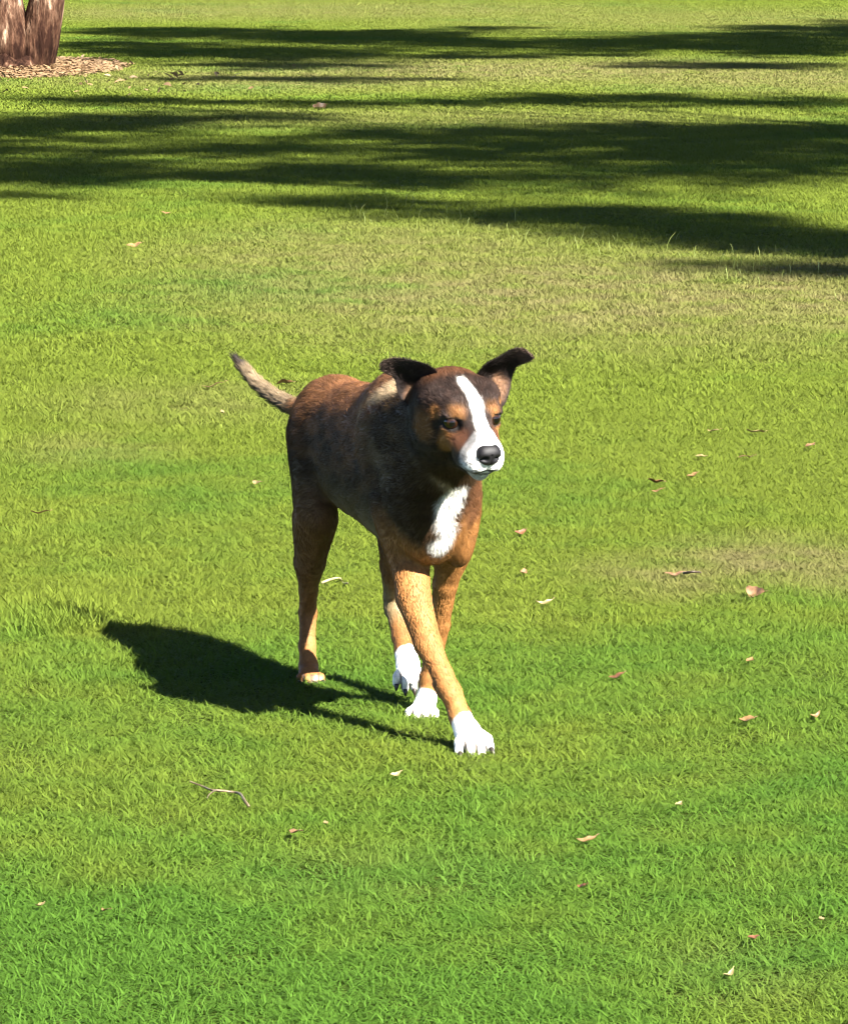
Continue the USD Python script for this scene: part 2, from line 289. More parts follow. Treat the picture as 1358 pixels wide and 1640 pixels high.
# paws: four toes each; pads stay on the ground
CLAWS, PAWS, TOES = [], [], []
def paw(c, fwd, down, s):
    """c: middle of the paw; fwd: the way the toes point; down: towards the pads"""
    fwd, down = unit(fwd), unit(down); lat = unit(np.cross(fwd, down)); down = unit(np.cross(lat, fwd))
    PAWS.append((c, s)); TOES.append((c, fwd, lat, down, s))
    cone(c - fwd * 0.014 * s + down * 0.001, c + fwd * 0.004 * s + down * 0.004, 0.0195 * s, 0.0165 * s, 0.010)
    for o, fw, r in ((-0.0235, 0.012, 0.0086), (-0.0082, 0.0235, 0.0092), (0.0082, 0.0235, 0.0092), (0.0235, 0.012, 0.0086)):
        base = c + lat * o * 0.70 * s - fwd * 0.002 * s - down * 0.005 * s
        kn = c + lat * o * s + fwd * fw * s - down * 0.003 * s
        tip = c + lat * o * 1.12 * s + fwd * (fw + 0.0105) * s + down * 0.0095 * s
        cone(base, kn, r * s * 0.85, r * s, 0.002); cone(kn, tip, r * s, r * s * 0.85, 0.0015)
        CLAWS.append((tip + fwd * r * 0.95 * s - down * 0.0050, unit(fwd + 0.10 * down + lat * o * 6), (0.0065 if len(TOES) == 4 else 0.0115) * s))
    bone(c - fwd * 0.02, c + fwd * 0.04 * s, 0.02 * s)
paw(at(755, 1182, 6.985), np.array([0.28, -1, -0.55]), np.array([0.05, 0.2, -1]), 1.0)
paw(at(677, 1139, 7.315), np.array([-0.10, -1, -0.25]), np.array([0, 0, -1.0]), 0.90)
paw(at(496, 1084, 7.65), np.array([0.16, -1, -0.15]), np.array([0, 0, -1.0]), 0.80)
paw(at(654, 1074, 7.42), np.array([0.08, -0.55, -0.90]), np.array([0, 0.8, -0.6]), 0.86)
# tail
tl = spline([at(505, 672, 7.72), at(470, 651, 7.79), at(432, 630, 7.85), at(402, 603, 7.89), at(386, 583, 7.91), at(375, 570, 7.92)], 12)
tr_ = np.interp(np.linspace(0, 1, 12), [0, 0.25, 0.6, 0.9, 1], [0.020, 0.0120, 0.0095, 0.0070, 0.004])
for k in range(11):
    cone(tl[k], tl[k + 1], tr_[k], tr_[k + 1], 0.012); bone(tl[k], tl[k + 1], 0.012)
# head
H3 = (hf, hl, hu)
ell(hp(-0.056, 0, -0.004), H3, (0.086, 0.061, 0.051), 0.03)
ell(hp(-0.080, 0, 0.012), H3, (0.045, 0.053, 0.031), 0.03)
for s in (-1, 1):
    cone(hp(-0.008, s * 0.027, 0.018), hp(-0.050, s * 0.046, 0.018), 0.0195, 0.022, 0.02)
    ell(hp(-0.048, s * 0.036, -0.030), H3, (0.046, 0.025, 0.038), 0.022)
    cone(hp(0.004, s * 0.025, -0.026), hp(0.046, s * 0.018, -0.042), 0.0185, 0.0195, 0.014)
    cone(hp(0.030, s * 0.022, -0.050), hp(0.060, s * 0.0140, -0.050), 0.0160, 0.0180, 0.010)
cone(hp(-0.005, 0, -0.010), hp(0.060, 0, -0.033), 0.029, 0.0205, 0.02)
cone(hp(-0.03, 0, -0.060), hp(0.048, 0, -0.0715), 0.028, 0.0140, 0.012)
cone(hp(0.0, 0, 0.002), hp(0.062, 0, -0.017), 0.0165, 0.0115, 0.02)
for s in (-1, 1):                                                        # eye sockets, brow and cheek rims, mouth line
    ell(hp(0.0200, s * 0.0380, 0.0), (hf, hl, hu), (0.0110, 0.0126, 0.0102), 0.006, cut=True)
    cone(hp(0.010, s * 0.027, 0.0165), hp(-0.002, s * 0.048, 0.0105), 0.0060, 0.0055, 0.008)
    cone(hp(0.012, s * 0.029, -0.0120), hp(0.002, s * 0.047, -0.0105), 0.0050, 0.0045, 0.006)
    cone(hp(0.0140, s * 0.029, 0.0148), hp(0.0085, s * 0.0475, 0.0120), 0.0034, 0.0034, 0.003)
    cone(hp(0.0125, s * 0.0240, -0.0030), hp(0.0150, s * 0.0225, -0.0070), 0.0060, 0.0050, 0.005)
    mp_ = [hp(0.0785, s * 0.001, -0.0615), hp(0.0735, s * 0.014, -0.0660), hp(0.058, s * 0.0285, -0.0690), hp(0.034, s * 0.0345, -0.0660), hp(0.010, s * 0.041, -0.0585)]
    for a, b in zip(mp_[:-1], mp_[1:]): cone(a, b, 0.0030, 0.0026, 0.004, cut=True)
cone(hp(0.083, 0, -0.046), hp(0.081, 0, -0.061), 0.0022, 0.0022, 0.004, cut=True)
bone(hp(0.08, 0, -0.035), hp(0.0, 0, -0.015), 0.03); bone(hp(0.02, 0, 0.0), hp(-0.11, 0, 0.01), 0.055)

def surface_nets(F, lo, step):
    s = F < 0
    nx, ny, nz = F.shape
    acc = np.zeros((nx - 1, ny - 1, nz - 1), np.int8)
    for i, j, k in np.ndindex(2, 2, 2): acc += s[i:nx - 1 + i, j:ny - 1 + j, k:nz - 1 + k]
    cells = np.argwhere((acc > 0) & (acc < 8))
    idx = np.full(acc.shape, -1, np.int32); idx[tuple(cells.T)] = np.arange(len(cells))
    pos = np.zeros((len(cells), 3)); cnt = np.zeros(len(cells))
    corners = list(np.ndindex(2, 2, 2)); val = {c: F[cells[:, 0] + c[0], cells[:, 1] + c[1], cells[:, 2] + c[2]].astype(float) for c in corners}
    for c in corners:
        for a in range(3):
            if c[a]: continue
            d = list(c); d[a] = 1; d = tuple(d)
            v0, v1 = val[c], val[d]; x = (v0 < 0) != (v1 < 0)
            t = np.where(x, v0 / np.where(x, v0 - v1, 1), 0)
            p = np.tile(np.array(c, float), (len(cells), 1)); p[:, a] = t
            pos += p * x[:, None]; cnt += x
    V = lo + (cells + pos / cnt[:, None]) * step
    Q = []
    for a in range(3):
        b, c = (a + 1) % 3, (a + 2) % 3
        sl0 = [slice(None)] * 3; sl1 = [slice(None)] * 3; sl0[a] = slice(0, -1); sl1[a] = slice(1, None)
        e = np.argwhere(s[tuple(sl0)] != s[tuple(sl1)])
        e = e[(e[:, b] > 0) & (e[:, c] > 0) & (e[:, b] < F.shape[b] - 1) & (e[:, c] < F.shape[c] - 1)]
        ob, oc = np.eye(3, dtype=int)[b], np.eye(3, dtype=int)[c]
        q = np.stack([idx[tuple((e - o).T)] for o in (ob + oc, oc, 0 * oc, ob)], 1)
        inside = s[tuple(e.T)]
        q[~inside] = q[~inside][:, ::-1]
        Q.append(q)
    return V, np.vstack(Q)
BV, BQ = surface_nets(FIELD, LO, STEP)
BF = np.vstack([BQ[:, [0, 1, 2]], BQ[:, [0, 2, 3]]])
def relax(V, F, n=2):
    from scipy.sparse import coo_matrix
    e = np.vstack([F[:, [0, 1]], F[:, [1, 2]], F[:, [2, 0]]]); e = np.vstack([e, e[:, ::-1]])
    A = coo_matrix((np.ones(len(e)), (e[:, 0], e[:, 1])), shape=(len(V),) * 2).tocsr(); A.data[:] = 1
    D = np.asarray(A.sum(1)).ravel()
    for k in range(n):
        V = V + 0.5 * ((A @ V) / D[:, None] - V); V = V - 0.52 * ((A @ V) / D[:, None] - V)
    return V
BV = relax(BV, BF, 2)
BV = BV + 0

# ears: thin folded sheets growing out of the skull
def sheet(rows, m=9, n=22, thick=0.0034, cup=0.012, cupdir=None):
    """rows: (front edge, rear edge, cup) from base to tip"""
    fr = spline([r[0] for r in rows], n); re = spline([r[1] for r in rows], n)
    cu = np.interp(np.linspace(0, 1, n), np.linspace(0, 1, len(rows)), [r[2] for r in rows])
    v = np.linspace(0, 1, m)
    S = fr[:, None] * (1 - v)[None, :, None] + re[:, None] * v[None, :, None]
    S = S + (cu[:, None] * np.sin(np.pi * v)[None, :])[..., None] * cupdir
    # round the tip
    nu, nv = np.gradient(S, axis=0), np.gradient(S, axis=1)
    nn = np.cross(nu, nv); nn /= np.linalg.norm(nn, axis=-1, keepdims=True)
    edge = np.minimum(1, 3 * np.minimum(v, 1 - v))[None, :, None] * 0.75 + 0.25
    A, Bk = S + nn * thick / 2 * edge, S - nn * thick / 2 * edge
    V = np.vstack([A.reshape(-1, 3), Bk.reshape(-1, 3)]); o = n * m; F = []
    for i in range(n - 1):
        for j in range(m - 1):
            a = i * m + j; F += [[a, a + m, a + m + 1], [a, a + m + 1, a + 1], [o + a, o + a + m + 1, o + a + m], [o + a, o + a + 1, o + a + m + 1]]
    rim = [i * m for i in range(n)] + [(n - 1) * m + j for j in range(1, m)] + [i * m + m - 1 for i in range(n - 2, -1, -1)] + [j for j in range(m - 2, 0, -1)]
    for a, b in zip(rim, rim[1:] + rim[:1]): F += [[a, o + a, o + b], [a, o + b, b]]
    uu = np.repeat(np.linspace(0, 1, n), m); vv = np.tile(v, n)
    return V, np.array(F), np.r_[uu, uu], np.r_[vv, vv]
back = -hf
def ea(px, py, Y): return at(px, py, Y - 0.042)
E1 = [(ea(714, 622, 7.040), ea(672, 664, 7.045), 0.008), (ea(702, 598, 7.020), ea(648, 643, 7.040), 0.014), (ea(684, 584, 7.005), ea(636, 624, 7.035), 0.016),
      (ea(660, 577, 7.005), ea(630, 604, 7.03), 0.010), (ea(634, 573, 7.01), ea(617, 597, 7.03), 0.004), (ea(611, 580, 7.02), ea(610, 592, 7.03), 0.001)]
E2 = [(ea(760, 620, 7.055), ea(803, 654, 7.09), 0.008), (ea(766, 598, 7.045), ea(815, 628, 7.09), 0.016), (ea(780, 582, 7.035), ea(820, 604, 7.09), 0.018),
      (ea(802, 570, 7.04), ea(826, 588, 7.085), 0.010), (ea(826, 557, 7.045), ea(840, 581, 7.07), 0.004), (ea(840, 559, 7.05), ea(850, 577, 7.06), 0.003), (ea(850, 567, 7.05), ea(854, 574, 7.055), 0.001)]
EARS = [sheet(E1, cupdir=back), sheet(E2, cupdir=back)]

# the markings of the coat, with some light and shade painted in
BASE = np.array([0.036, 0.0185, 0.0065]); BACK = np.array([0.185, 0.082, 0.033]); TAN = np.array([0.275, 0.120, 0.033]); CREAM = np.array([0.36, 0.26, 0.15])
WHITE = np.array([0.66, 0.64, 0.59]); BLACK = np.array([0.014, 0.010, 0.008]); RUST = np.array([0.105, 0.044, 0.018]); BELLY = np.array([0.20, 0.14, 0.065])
def cap_d(p, a, b):
    a, b = np.asarray(a), np.asarray(b); ab = b - a; t = np.clip(((p - a) @ ab) / max(ab @ ab, 1e-9), 0, 1)
    return np.linalg.norm(p - a - t[:, None] * ab, axis=1)
def coat(p, n):
    nz = meshkit.fbm(p * 45, 3, 3) - 0.5; nf = meshkit.fbm(p * np.array([150, 150, 150]), 2, 8) - 0.5
    C = np.tile(BASE, (len(p), 1))
    def lay(col, w):
        nonlocal C
        w = np.clip(w, 0, 1)[:, None]; C = C * (1 - w) + np.asarray(col) * w
    z, y = p[:, 2], p[:, 1]
    q = (p - HO) @ np.stack(H3).T; f, l, u = q.T
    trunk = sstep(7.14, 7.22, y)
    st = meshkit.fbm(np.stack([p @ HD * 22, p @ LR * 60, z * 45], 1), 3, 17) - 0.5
    lay(BACK, trunk * sstep(0.39, 0.53, z + st * 0.22)); lay(BACK * 1.7, trunk * 0.7 * sstep(0.47, 0.56, z) * sstep(0.05, 0.2, st))  # brown back; its sunlit tone is painted further down the flank
    lay(BELLY, sstep(7.16, 7.3, y) * (1 - sstep(7.58, 7.66, y)) * (1 - sstep(0.315, 0.41, z + nz * 0.04)))  # pale belly, carried up the flank to paint in bounce light from the grass
    lay(np.array([0.085, 0.050, 0.020]), 0.75 * sstep(0.02, 0.20, st) * (1 - sstep(0.40, 0.50, z)) * sstep(0.28, 0.34, z) * sstep(7.08, 7.16, y))
    lay(np.array([0.085, 0.048, 0.018]), 0.8 * sstep(-0.02, 0.16, st) * sstep(7.04, 7.08, y) * (1 - sstep(7.20, 7.28, y)) * sstep(0.40, 0.46, z) * (1 - sstep(0.56, 0.58, z)))
    # tan legs
    fl = np.minimum(cap_d(p, at(645, 850, 7.17), at(738, 1150, 7.01)), cap_d(p, at(735, 860, 7.23), at(683, 1118, 7.33)))
    lay(TAN, (1 - sstep(0.05, 0.085, fl)) * (1 - sstep(0.30, 0.42, z + nz * 0.06)))
    lay(TAN * 1.0, (1 - sstep(0.05, 0.09, np.linalg.norm(p - at(750, 845, 7.14), axis=1) + nz * 0.03)) * 0.9)
    lay(RUST * 1.2, (1 - sstep(0.035, 0.07, np.linalg.norm(p - at(752, 790, 7.12), axis=1) + nz * 0.03)) * 0.9)
    hlg = np.minimum(cap_d(p, at(506, 830, 7.56), at(495, 1075, 7.69)), cap_d(p, at(640, 860, 7.4), at(654, 1072, 7.43)))
    lay(np.array([0.15, 0.070, 0.024]), (1 - sstep(0.06, 0.09, hlg)) * (1 - sstep(0.30, 0.40, z + nz * 0.06)))
    lay(TAN * 0.9, (1 - sstep(0.06, 0.09, hlg)) * (1 - sstep(0.06, 0.22, z + nz * 0.04)))
    # cream flash on the side of the neck, breast and throat
    lay(CREAM * 1.3, (1 - sstep(0.018, 0.036, cap_d(p, at(648, 612, 7.14), at(606, 668, 7.24)) + nz * 0.016)))
    lay(CREAM * 0.6, 0.7 * (1 - sstep(0.012, 0.04, cap_d(p, at(612, 690, 7.2), at(640, 760, 7.12)) + nz * 0.03)))
    pf = p * np.array([1, 0.3, 1]); fl_ = lambda a: a * np.array([1, 0.3, 1])
    lay(CREAM * 0.8, (1 - sstep(0.008, 0.017, cap_d(pf, fl_(at(680, 736, 7.05)), fl_(at(716, 777, 7.05))) + nz * 0.01)) * 0.9)
    lay(WHITE, 1 - sstep(0.012, 0.029, cap_d(p, at(727, 790, 7.045), at(712, 850, 7.045)) + nz * 0.016))
    lay(WHITE * 0.95, 1 - sstep(0.009, 0.026, cap_d(p, at(744, 848, 7.05), at(704, 886, 7.07)) + nz * 0.014))
    # paws
    for (c, s), r0 in zip(PAWS, (0.040, 0.036, 0.016, 0.042)):
        dd = np.linalg.norm(p - c, axis=1) + nz * 0.014
        lay(WHITE, 1 - sstep(r0, r0 + 0.006, dd) if r0 > 0.02 else 0.25 * (1 - sstep(0.008, 0.018, np.linalg.norm(p - c - np.array([0.016, -0.026, -0.002]), axis=1))))
    for (c, fw_, lt_, dn_, s) in TOES:  # shade in the gaps between toes, painted as brown-grey lines
        r = p - c; a, b = r @ fw_ / s, r @ lt_ / s
        for o, f0 in ((-0.0165, 0.006), (0.0, 0.014), (0.0165, 0.006)):
            lay(np.array([0.10, 0.075, 0.06]), 0.9 * (1 - sstep(0.0010, 0.0030, np.abs(b - o))) * sstep(f0, f0 + 0.006, a) * (1 - sstep(0.05, 0.055, np.linalg.norm(r, axis=1))))
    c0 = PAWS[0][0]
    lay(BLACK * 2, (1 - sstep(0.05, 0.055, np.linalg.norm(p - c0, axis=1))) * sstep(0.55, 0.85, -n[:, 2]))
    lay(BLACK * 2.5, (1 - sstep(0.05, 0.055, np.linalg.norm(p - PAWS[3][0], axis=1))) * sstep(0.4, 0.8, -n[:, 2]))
    # tail: grey tan on top, dark tip and underside
    td = np.min([cap_d(p, tl[k], tl[k + 1]) for k in range(2, 11)], axis=0)
    on = (1 - sstep(0.022, 0.026, td)) * sstep(7.765, 7.80, y + nz * 0.03)
    lay(np.array([0.20, 0.145, 0.085]) * (1 + 0.9 * nf[:, None]), on)
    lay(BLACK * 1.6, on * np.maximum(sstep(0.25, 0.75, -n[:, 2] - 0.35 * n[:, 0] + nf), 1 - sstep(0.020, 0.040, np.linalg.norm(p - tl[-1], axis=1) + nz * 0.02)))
    # head
    hd = (1 - sstep(7.10, 7.16, y)) * sstep(-0.145, -0.125, f) * sstep(-0.095, -0.085, u)
    lay(np.array([0.024, 0.0135, 0.0095]) * (1 + 1.6 * nf[:, None]), hd * sstep(-0.13, -0.11, f))
    lay(RUST, hd * sstep(0.030, 0.050, u) * (1 - sstep(-0.085, -0.055, f + nz * 0.02)))
    def spot(col, ff, ll, uu, r0, r1, w=1.0, sq=(1, 1, 1)):
        lay(col, hd * w * (1 - sstep(r0, r1, np.sqrt(((f - ff) * sq[0]) ** 2 + ((l - ll) * sq[1]) ** 2 + ((u - uu) * sq[2]) ** 2) + nz * 0.012)))
    for s in (-1, 1):
        spot(TAN * 0.75, -0.040, s * 0.058, -0.020, 0.014, 0.040, 0.75)
        spot(TAN * 0.80, 0.006, s * 0.026, 0.013, 0.010, 0.022, 0.95); spot(TAN * 0.80, 0.014, s * 0.018, 0.000, 0.006, 0.013, 0.8)
        spot(TAN * 0.85, -0.016, s * 0.052, 0.010, 0.008, 0.018, 0.9)
        spot(TAN * 1.0, 0.012, s * 0.036, -0.032, 0.014, 0.026, 0.92, (0.7, 1, 0.7))
        spot(np.array([0.080, 0.030, 0.013]), 0.034, s * 0.026, -0.020, 0.012, 0.024, 0.95)
        spot(BASE * 0.8, 0.034, s * 0.036, -0.052, 0.012, 0.022, 0.9)
        spot(np.array([0.12, 0.050, 0.020]), 0.018, s * 0.022, -0.010, 0.008, 0.018, 0.7)
        spot(BLACK, 0.008, s * 0.0370, -0.0005, 0.0145, 0.0180, 1.0, (0.6, 0.95, 1.25))
        spot(BLACK * 1.4, -0.010, s * 0.052, -0.008, 0.006, 0.014, 0.8)
    ww = np.interp(f, [-0.06, -0.035, 0.0, 0.03, 0.05, 0.075], [0.004, 0.0100, 0.0108, 0.0092, 0.0125, 0.022])
    lay(WHITE, hd * (1 - sstep(ww - 0.0015, ww + 0.003, np.abs(l - 0.001) + nz * 0.008)) * sstep(-0.055, -0.047, f + nz * 0.01) * sstep(-0.035, -0.025, u))
    lay(WHITE, hd * sstep(0.050, 0.058, f + nz * 0.014 + 0.006 * sstep(0.0, 0.02, l) - 0.010 * sstep(0.004, 0.016, -l) * sstep(-0.050, -0.036, u)) * sstep(-0.068, -0.064, u + nz * 0.004))
    lay(np.array([0.30, 0.29, 0.28]), hd * 0.65 * sstep(0.045, 0.052, f) * (1 - sstep(0.062, 0.074, f + nz * 0.03)) * sstep(0.004, 0.014, -l))  # shaded side of the white muzzle painted grey
    lay(np.array([0.16, 0.15, 0.145]), hd * 0.75 * sstep(0.040, 0.055, f) * (1 - sstep(-0.060, -0.050, u + nz * 0.010)) * (1 - sstep(-0.075, -0.070, -u - 0.0)))
    sp_ = meshkit.noise(p * 330, 31); lay(np.array([0.10, 0.09, 0.085]), hd * 0.75 * sstep(0.56, 0.70, sp_) * sstep(0.040, 0.05, f) * (1 - sstep(-0.040, -0.030, u)))
    lay(np.array([0.20, 0.18, 0.17]), hd * 0.8 * sstep(0.030, 0.04, f) * (1 - sstep(-0.060, -0.054, u + nz * 0.012)) * (1 - sstep(0.060, 0.075, f + l * 0.6)))
    md = np.min([np.minimum(cap_d(p, hp(*a), hp(*b)), cap_d(p, hp(a[0], -a[1], a[2]), hp(b[0], -b[1], b[2]))) for a, b in
                 (((0.0785, 0.001, -0.0615), (0.0735, 0.014, -0.0660)), ((0.0735, 0.014, -0.0660), (0.058, 0.0285, -0.0690)), ((0.058, 0.0285, -0.0690), (0.034, 0.0345, -0.0660)))], axis=0)
    lay(BLACK, hd * (1 - sstep(0.0042, 0.0072, md)))
    lay(BLACK, hd * (1 - sstep(0.0018, 0.0038, cap_d(p, hp(0.083, 0, -0.046), hp(0.081, 0, -0.061)))))
    lay(np.array([0.50, 0.47, 0.43]), hd * 0.85 * sstep(0.030, 0.045, f) * (1 - sstep(-0.072, -0.068, u)))
    return np.clip(C * (1 + 0.55 * nf[:, None] + 0.35 * nz[:, None]), 0.004, 0.85)
def vnormals(V, F):
    return meshkit.arrays((V, F), True)[2]
BN = vnormals(BV, BF)
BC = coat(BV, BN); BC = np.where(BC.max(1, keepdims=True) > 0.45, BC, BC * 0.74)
parts_v, parts_f, parts_c = [BV], [BF], [BC]; off = len(BV)
EARD, EARB, EARIN = np.array([0.011, 0.0068, 0.0055]), np.array([0.042, 0.026, 0.019]), np.array([0.15, 0.080, 0.044])
for V, F, uu, vv in EARS:
    c = EARD[None] * (1 - sstep(0.70, 0.86, uu))[:, None] + EARB[None] * sstep(0.70, 0.86, uu)[:, None]
    w = (sstep(0.48, 0.62, vv) * (1 - sstep(0.84, 0.95, vv)) * (1 - sstep(0.30, 0.44, uu)) * sstep(0.02, 0.10, uu))[:, None]
    c = c * (1 - w) + EARIN * w
    c = c * (1 + 0.6 * (meshkit.fbm(V * 140, 2, 5) - 0.5))[:, None]
    parts_v.append(V); parts_f.append(F + off); parts_c.append(c); off += len(V)
DV, DF, DC = np.vstack(parts_v), np.vstack(parts_f), np.vstack(parts_c)
dog = thing('dog', 'brown and tan young dog with white blaze and paws trotting over the lawn', 'dog')
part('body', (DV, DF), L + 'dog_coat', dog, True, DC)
# eyes, nose, claws
for s in (-1, 1):
    m = trimesh.creation.icosphere(4, 0.0128); m.apply_translation(hp(0.0048, s * 0.0360, 0.0002)); ev = np.array(m.vertices); ed = (ev - hp(0.0048, s * 0.0360, 0.0002)) / 0.0128; gz = unit(hf + hl * s * 0.28 + hu * 0.02 - 0.25 * np.array([0, 1, 0])); an = np.degrees(np.arccos(np.clip(ed @ gz, -1, 1)))[:, None]
    part('eye', (ev, m.faces), L + 'dog_eye', dog, True, np.where(an < 24, [[0.002, 0.0015, 0.0015]], np.where(an < 44, [[0.014, 0.0058, 0.0025]], [[0.004, 0.0025, 0.002]])))
def nose_mesh():
    v, f = trimesh.creation.icosphere(4, 1.0).vertices.copy(), trimesh.creation.icosphere(4, 1.0).faces
    x, yv, zv = v.T                                                      # forward, left, up
    w = 1.0 - 0.26 * np.clip(-zv, 0, 1) ** 1.5
    a = np.sign(yv) * np.abs(yv) ** 0.85 * 0.0205 * w; b = np.sign(zv) * np.abs(zv) ** 0.8 * 0.0175; c = np.sign(x) * np.abs(x) ** 0.8 * 0.0150
    for s in (-1, 1):                                                   # nostrils
        d = np.sqrt(((a - s * 0.0098) / 0.0052) ** 2 + ((b + 0.0035) / 0.0040) ** 2); c = c - 0.0065 * np.exp(-d ** 2 * 1.1) * (x > 0)
        d2 = np.sqrt(((a - s * 0.0168) / 0.004) ** 2 + ((b + 0.0055) / 0.0022) ** 2); c = c - 0.004 * np.exp(-d2 ** 2) * (x > 0)
    c = c - 0.0022 * np.exp(-(a / 0.0016) ** 2) * (x > 0) * (b < 0.004)
    c = c - 0.004 * np.clip(b / 0.0175, 0, 1) ** 2 * (x > 0)
    return HO + hf * (0.0745 + c)[:, None] + hl * a[:, None] + hu * (-0.0310 + b)[:, None], f
part('nose', nose_mesh(), L + 'dog_nose', dog, True)
for p0, d, ln in CLAWS:
    pts = [p0 - d * 0.003, p0 + d * ln * 0.35, p0 + d * ln * 0.7 + np.array([0, 0, -0.0012]), p0 + d * ln + np.array([0, 0, -0.0035])]
    part('claw', tube(spline(pts, 5), [0.0042, 0.0041, 0.0036, 0.0025, 0.0009], 8), L + 'dog_claw', dog, True)
# short coat
rng = np.random.default_rng(7)
def fur(n):
    tri = BV[BF]; ar = np.linalg.norm(np.cross(tri[:, 1] - tri[:, 0], tri[:, 2] - tri[:, 0]), axis=1)
    face = np.linalg.norm(tri.mean(1) - HO, axis=1) < 0.14
    prob = ar * np.where(face, 2.2, 1.0)
    k = rng.choice(len(BF), n, p=prob / prob.sum()); r1, r2 = np.sqrt(rng.random(n)), rng.random(n)
    b = np.stack([1 - r1, r1 * (1 - r2), r1 * r2], 1)
    P = (tri[k] * b[..., None]).sum(1); Nn = (BN[BF[k]] * b[..., None]).sum(1); Nn /= np.linalg.norm(Nn, axis=1, keepdims=True); Cc = (BC[BF[k]] * b[..., None]).sum(1)
    q = (P - HO) @ np.stack(H3).T
    keep = np.ones(n, bool)
    for s in (-1, 1): keep &= np.linalg.norm(P - hp(0.006, s * 0.037, 0), axis=1) > 0.0135
    mo = [(0.0785, 0.001, -0.0615), (0.0735, 0.014, -0.0660), (0.058, 0.0285, -0.0690), (0.034, 0.0345, -0.0660)]
    for s in (-1, 1):
        for a_, b_ in zip(mo[:-1], mo[1:]): keep &= cap_d(P, hp(a_[0], s * a_[1], a_[2]), hp(b_[0], s * b_[1], b_[2])) > 0.0055
    keep &= np.linalg.norm((P - hp(0.076, 0, -0.031)) * 1.0, axis=1) > 0.0195
    P, Nn, Cc, q = P[keep], Nn[keep], Cc[keep], q[keep]
    W = np.stack([1 / (np.maximum(cap_d(P, a, b2) / r, 0.25) ** 4) for a, b2, d, r in BONES], 1); W /= W.sum(1, keepdims=True)
    D = W @ np.stack([d for *_, d, r in BONES])
    cl_ = np.stack([meshkit.noise(P * 55, 60 + c) + 0.6 * meshkit.noise(P * 130, 70 + c) - 0.8 for c in range(3)], 1)
    D = D + 0.75 * cl_ + rng.normal(0, 0.13, D.shape); D -= (D * Nn).sum(1, keepdims=True) * Nn; D /= np.maximum(np.linalg.norm(D, axis=1, keepdims=True), 1e-6)
    hd = np.linalg.norm(P - HO, axis=1); ln = np.interp(hd, [0.06, 0.16], [0.0045, 0.0110]) + 0.002 * (q[:, 2] > 0.025); ln = np.where(hd > 0.16, np.interp(P[:, 2], [0.0, 0.06, 0.12, 0.30, 0.40], [0.0015, 0.0026, 0.0042, 0.0058, 0.0110]), ln) * rng.uniform(0.6, 1.25, len(P)) * (0.75 + 0.5 * meshkit.noise(P * 70, 77))
    ln = np.where((hd < 0.12) & (q[:, 0] > 0.03), np.minimum(ln, 0.0024), ln)
    lf = np.where(hd < 0.16, 0.75, np.interp(P[:, 2], [0.25, 0.38], [0.5, 1.0])); Nn = Nn * lf[:, None]
    pts = np.stack([P - Nn * 0.0006, P + Nn * (0.20 * ln)[:, None] + D * (0.28 * ln)[:, None], P + Nn * (0.30 * ln)[:, None] + D * (0.62 * ln)[:, None], P + Nn * (0.33 * ln)[:, None] + D * ln[:, None]], 1)
    Cc = Cc * rng.uniform(0.84, 1.18, (len(P), 1))
    return pts, np.clip(Cc, 0.003, 0.88)
def ear_fur(n):
    P_, C_ = [], []
    for e, (V, F, uu, vv) in enumerate(EARS):
        col = parts_c[1 + e]; m_, n_ = 9, 22
        G = np.gradient(V[:n_ * m_].reshape(n_, m_, 3), axis=0).reshape(-1, 3); G = np.vstack([G, G])
        tri = V[F]; nn = np.cross(tri[:, 1] - tri[:, 0], tri[:, 2] - tri[:, 0]); ar = np.linalg.norm(nn, axis=1); nn /= np.maximum(ar, 1e-12)[:, None]
        k = rng.choice(len(F), n, p=ar / ar.sum()); r1, r2 = np.sqrt(rng.random(n)), rng.random(n); b = np.stack([1 - r1, r1 * (1 - r2), r1 * r2], 1)
        p = (tri[k] * b[..., None]).sum(1); d = (G[F[k]] * b[..., None]).sum(1); c = (col[F[k]] * b[..., None]).sum(1); v = (vv[F[k]] * b).sum(1)
        d /= np.maximum(np.linalg.norm(d, axis=1, keepdims=True), 1e-9); side = np.abs(v - 0.5) * 2
        across = (V[m_ * 8 + m_ - 1] - V[m_ * 8]); across /= np.linalg.norm(across)
        d = d + across * (np.sign(v - 0.5) * side ** 4 * 0.9)[:, None] + rng.normal(0, 0.22, (n, 3)); d /= np.linalg.norm(d, axis=1, keepdims=True)
        ln = rng.uniform(0.0025, 0.005, n)[:, None]; N_ = nn[k]
        P_.append(np.stack([p - N_ * 0.0004, p + N_ * 0.16 * ln + d * 0.3 * ln, p + N_ * 0.22 * ln + d * 0.65 * ln, p + N_ * 0.22 * ln + d * ln], 1)); C_.append(c * rng.uniform(0.8, 1.3, (n, 1)))
    return np.vstack(P_), np.vstack(C_)
fp, fc = fur(130000); ep, ec = ear_fur(5000); fp, fc = np.vstack([fp, ep]), np.vstack([fc, ec])
cv = UsdGeom.BasisCurves.Define(stage, str(dog.GetPath()) + '/fur')
cv.CreateTypeAttr('linear'); cv.CreateWrapAttr('nonperiodic')
cv.CreatePointsAttr(Vt.Vec3fArray.FromNumpy(fp.reshape(-1, 3).astype(np.float32)))
cv.CreateCurveVertexCountsAttr(Vt.IntArray.FromNumpy(np.full(len(fp), 4, np.int32)))
cv.CreateWidthsAttr(Vt.FloatArray.FromNumpy(np.tile(np.array([0.0006, 0.00055, 0.00045, 0.0002], np.float32), len(fp)))); cv.SetWidthsInterpolation('vertex')
UsdGeom.PrimvarsAPI(cv).CreatePrimvar('coat', T.Color3fArray, 'uniform').Set(Vt.Vec3fArray.FromNumpy(fc.astype(np.float32)))
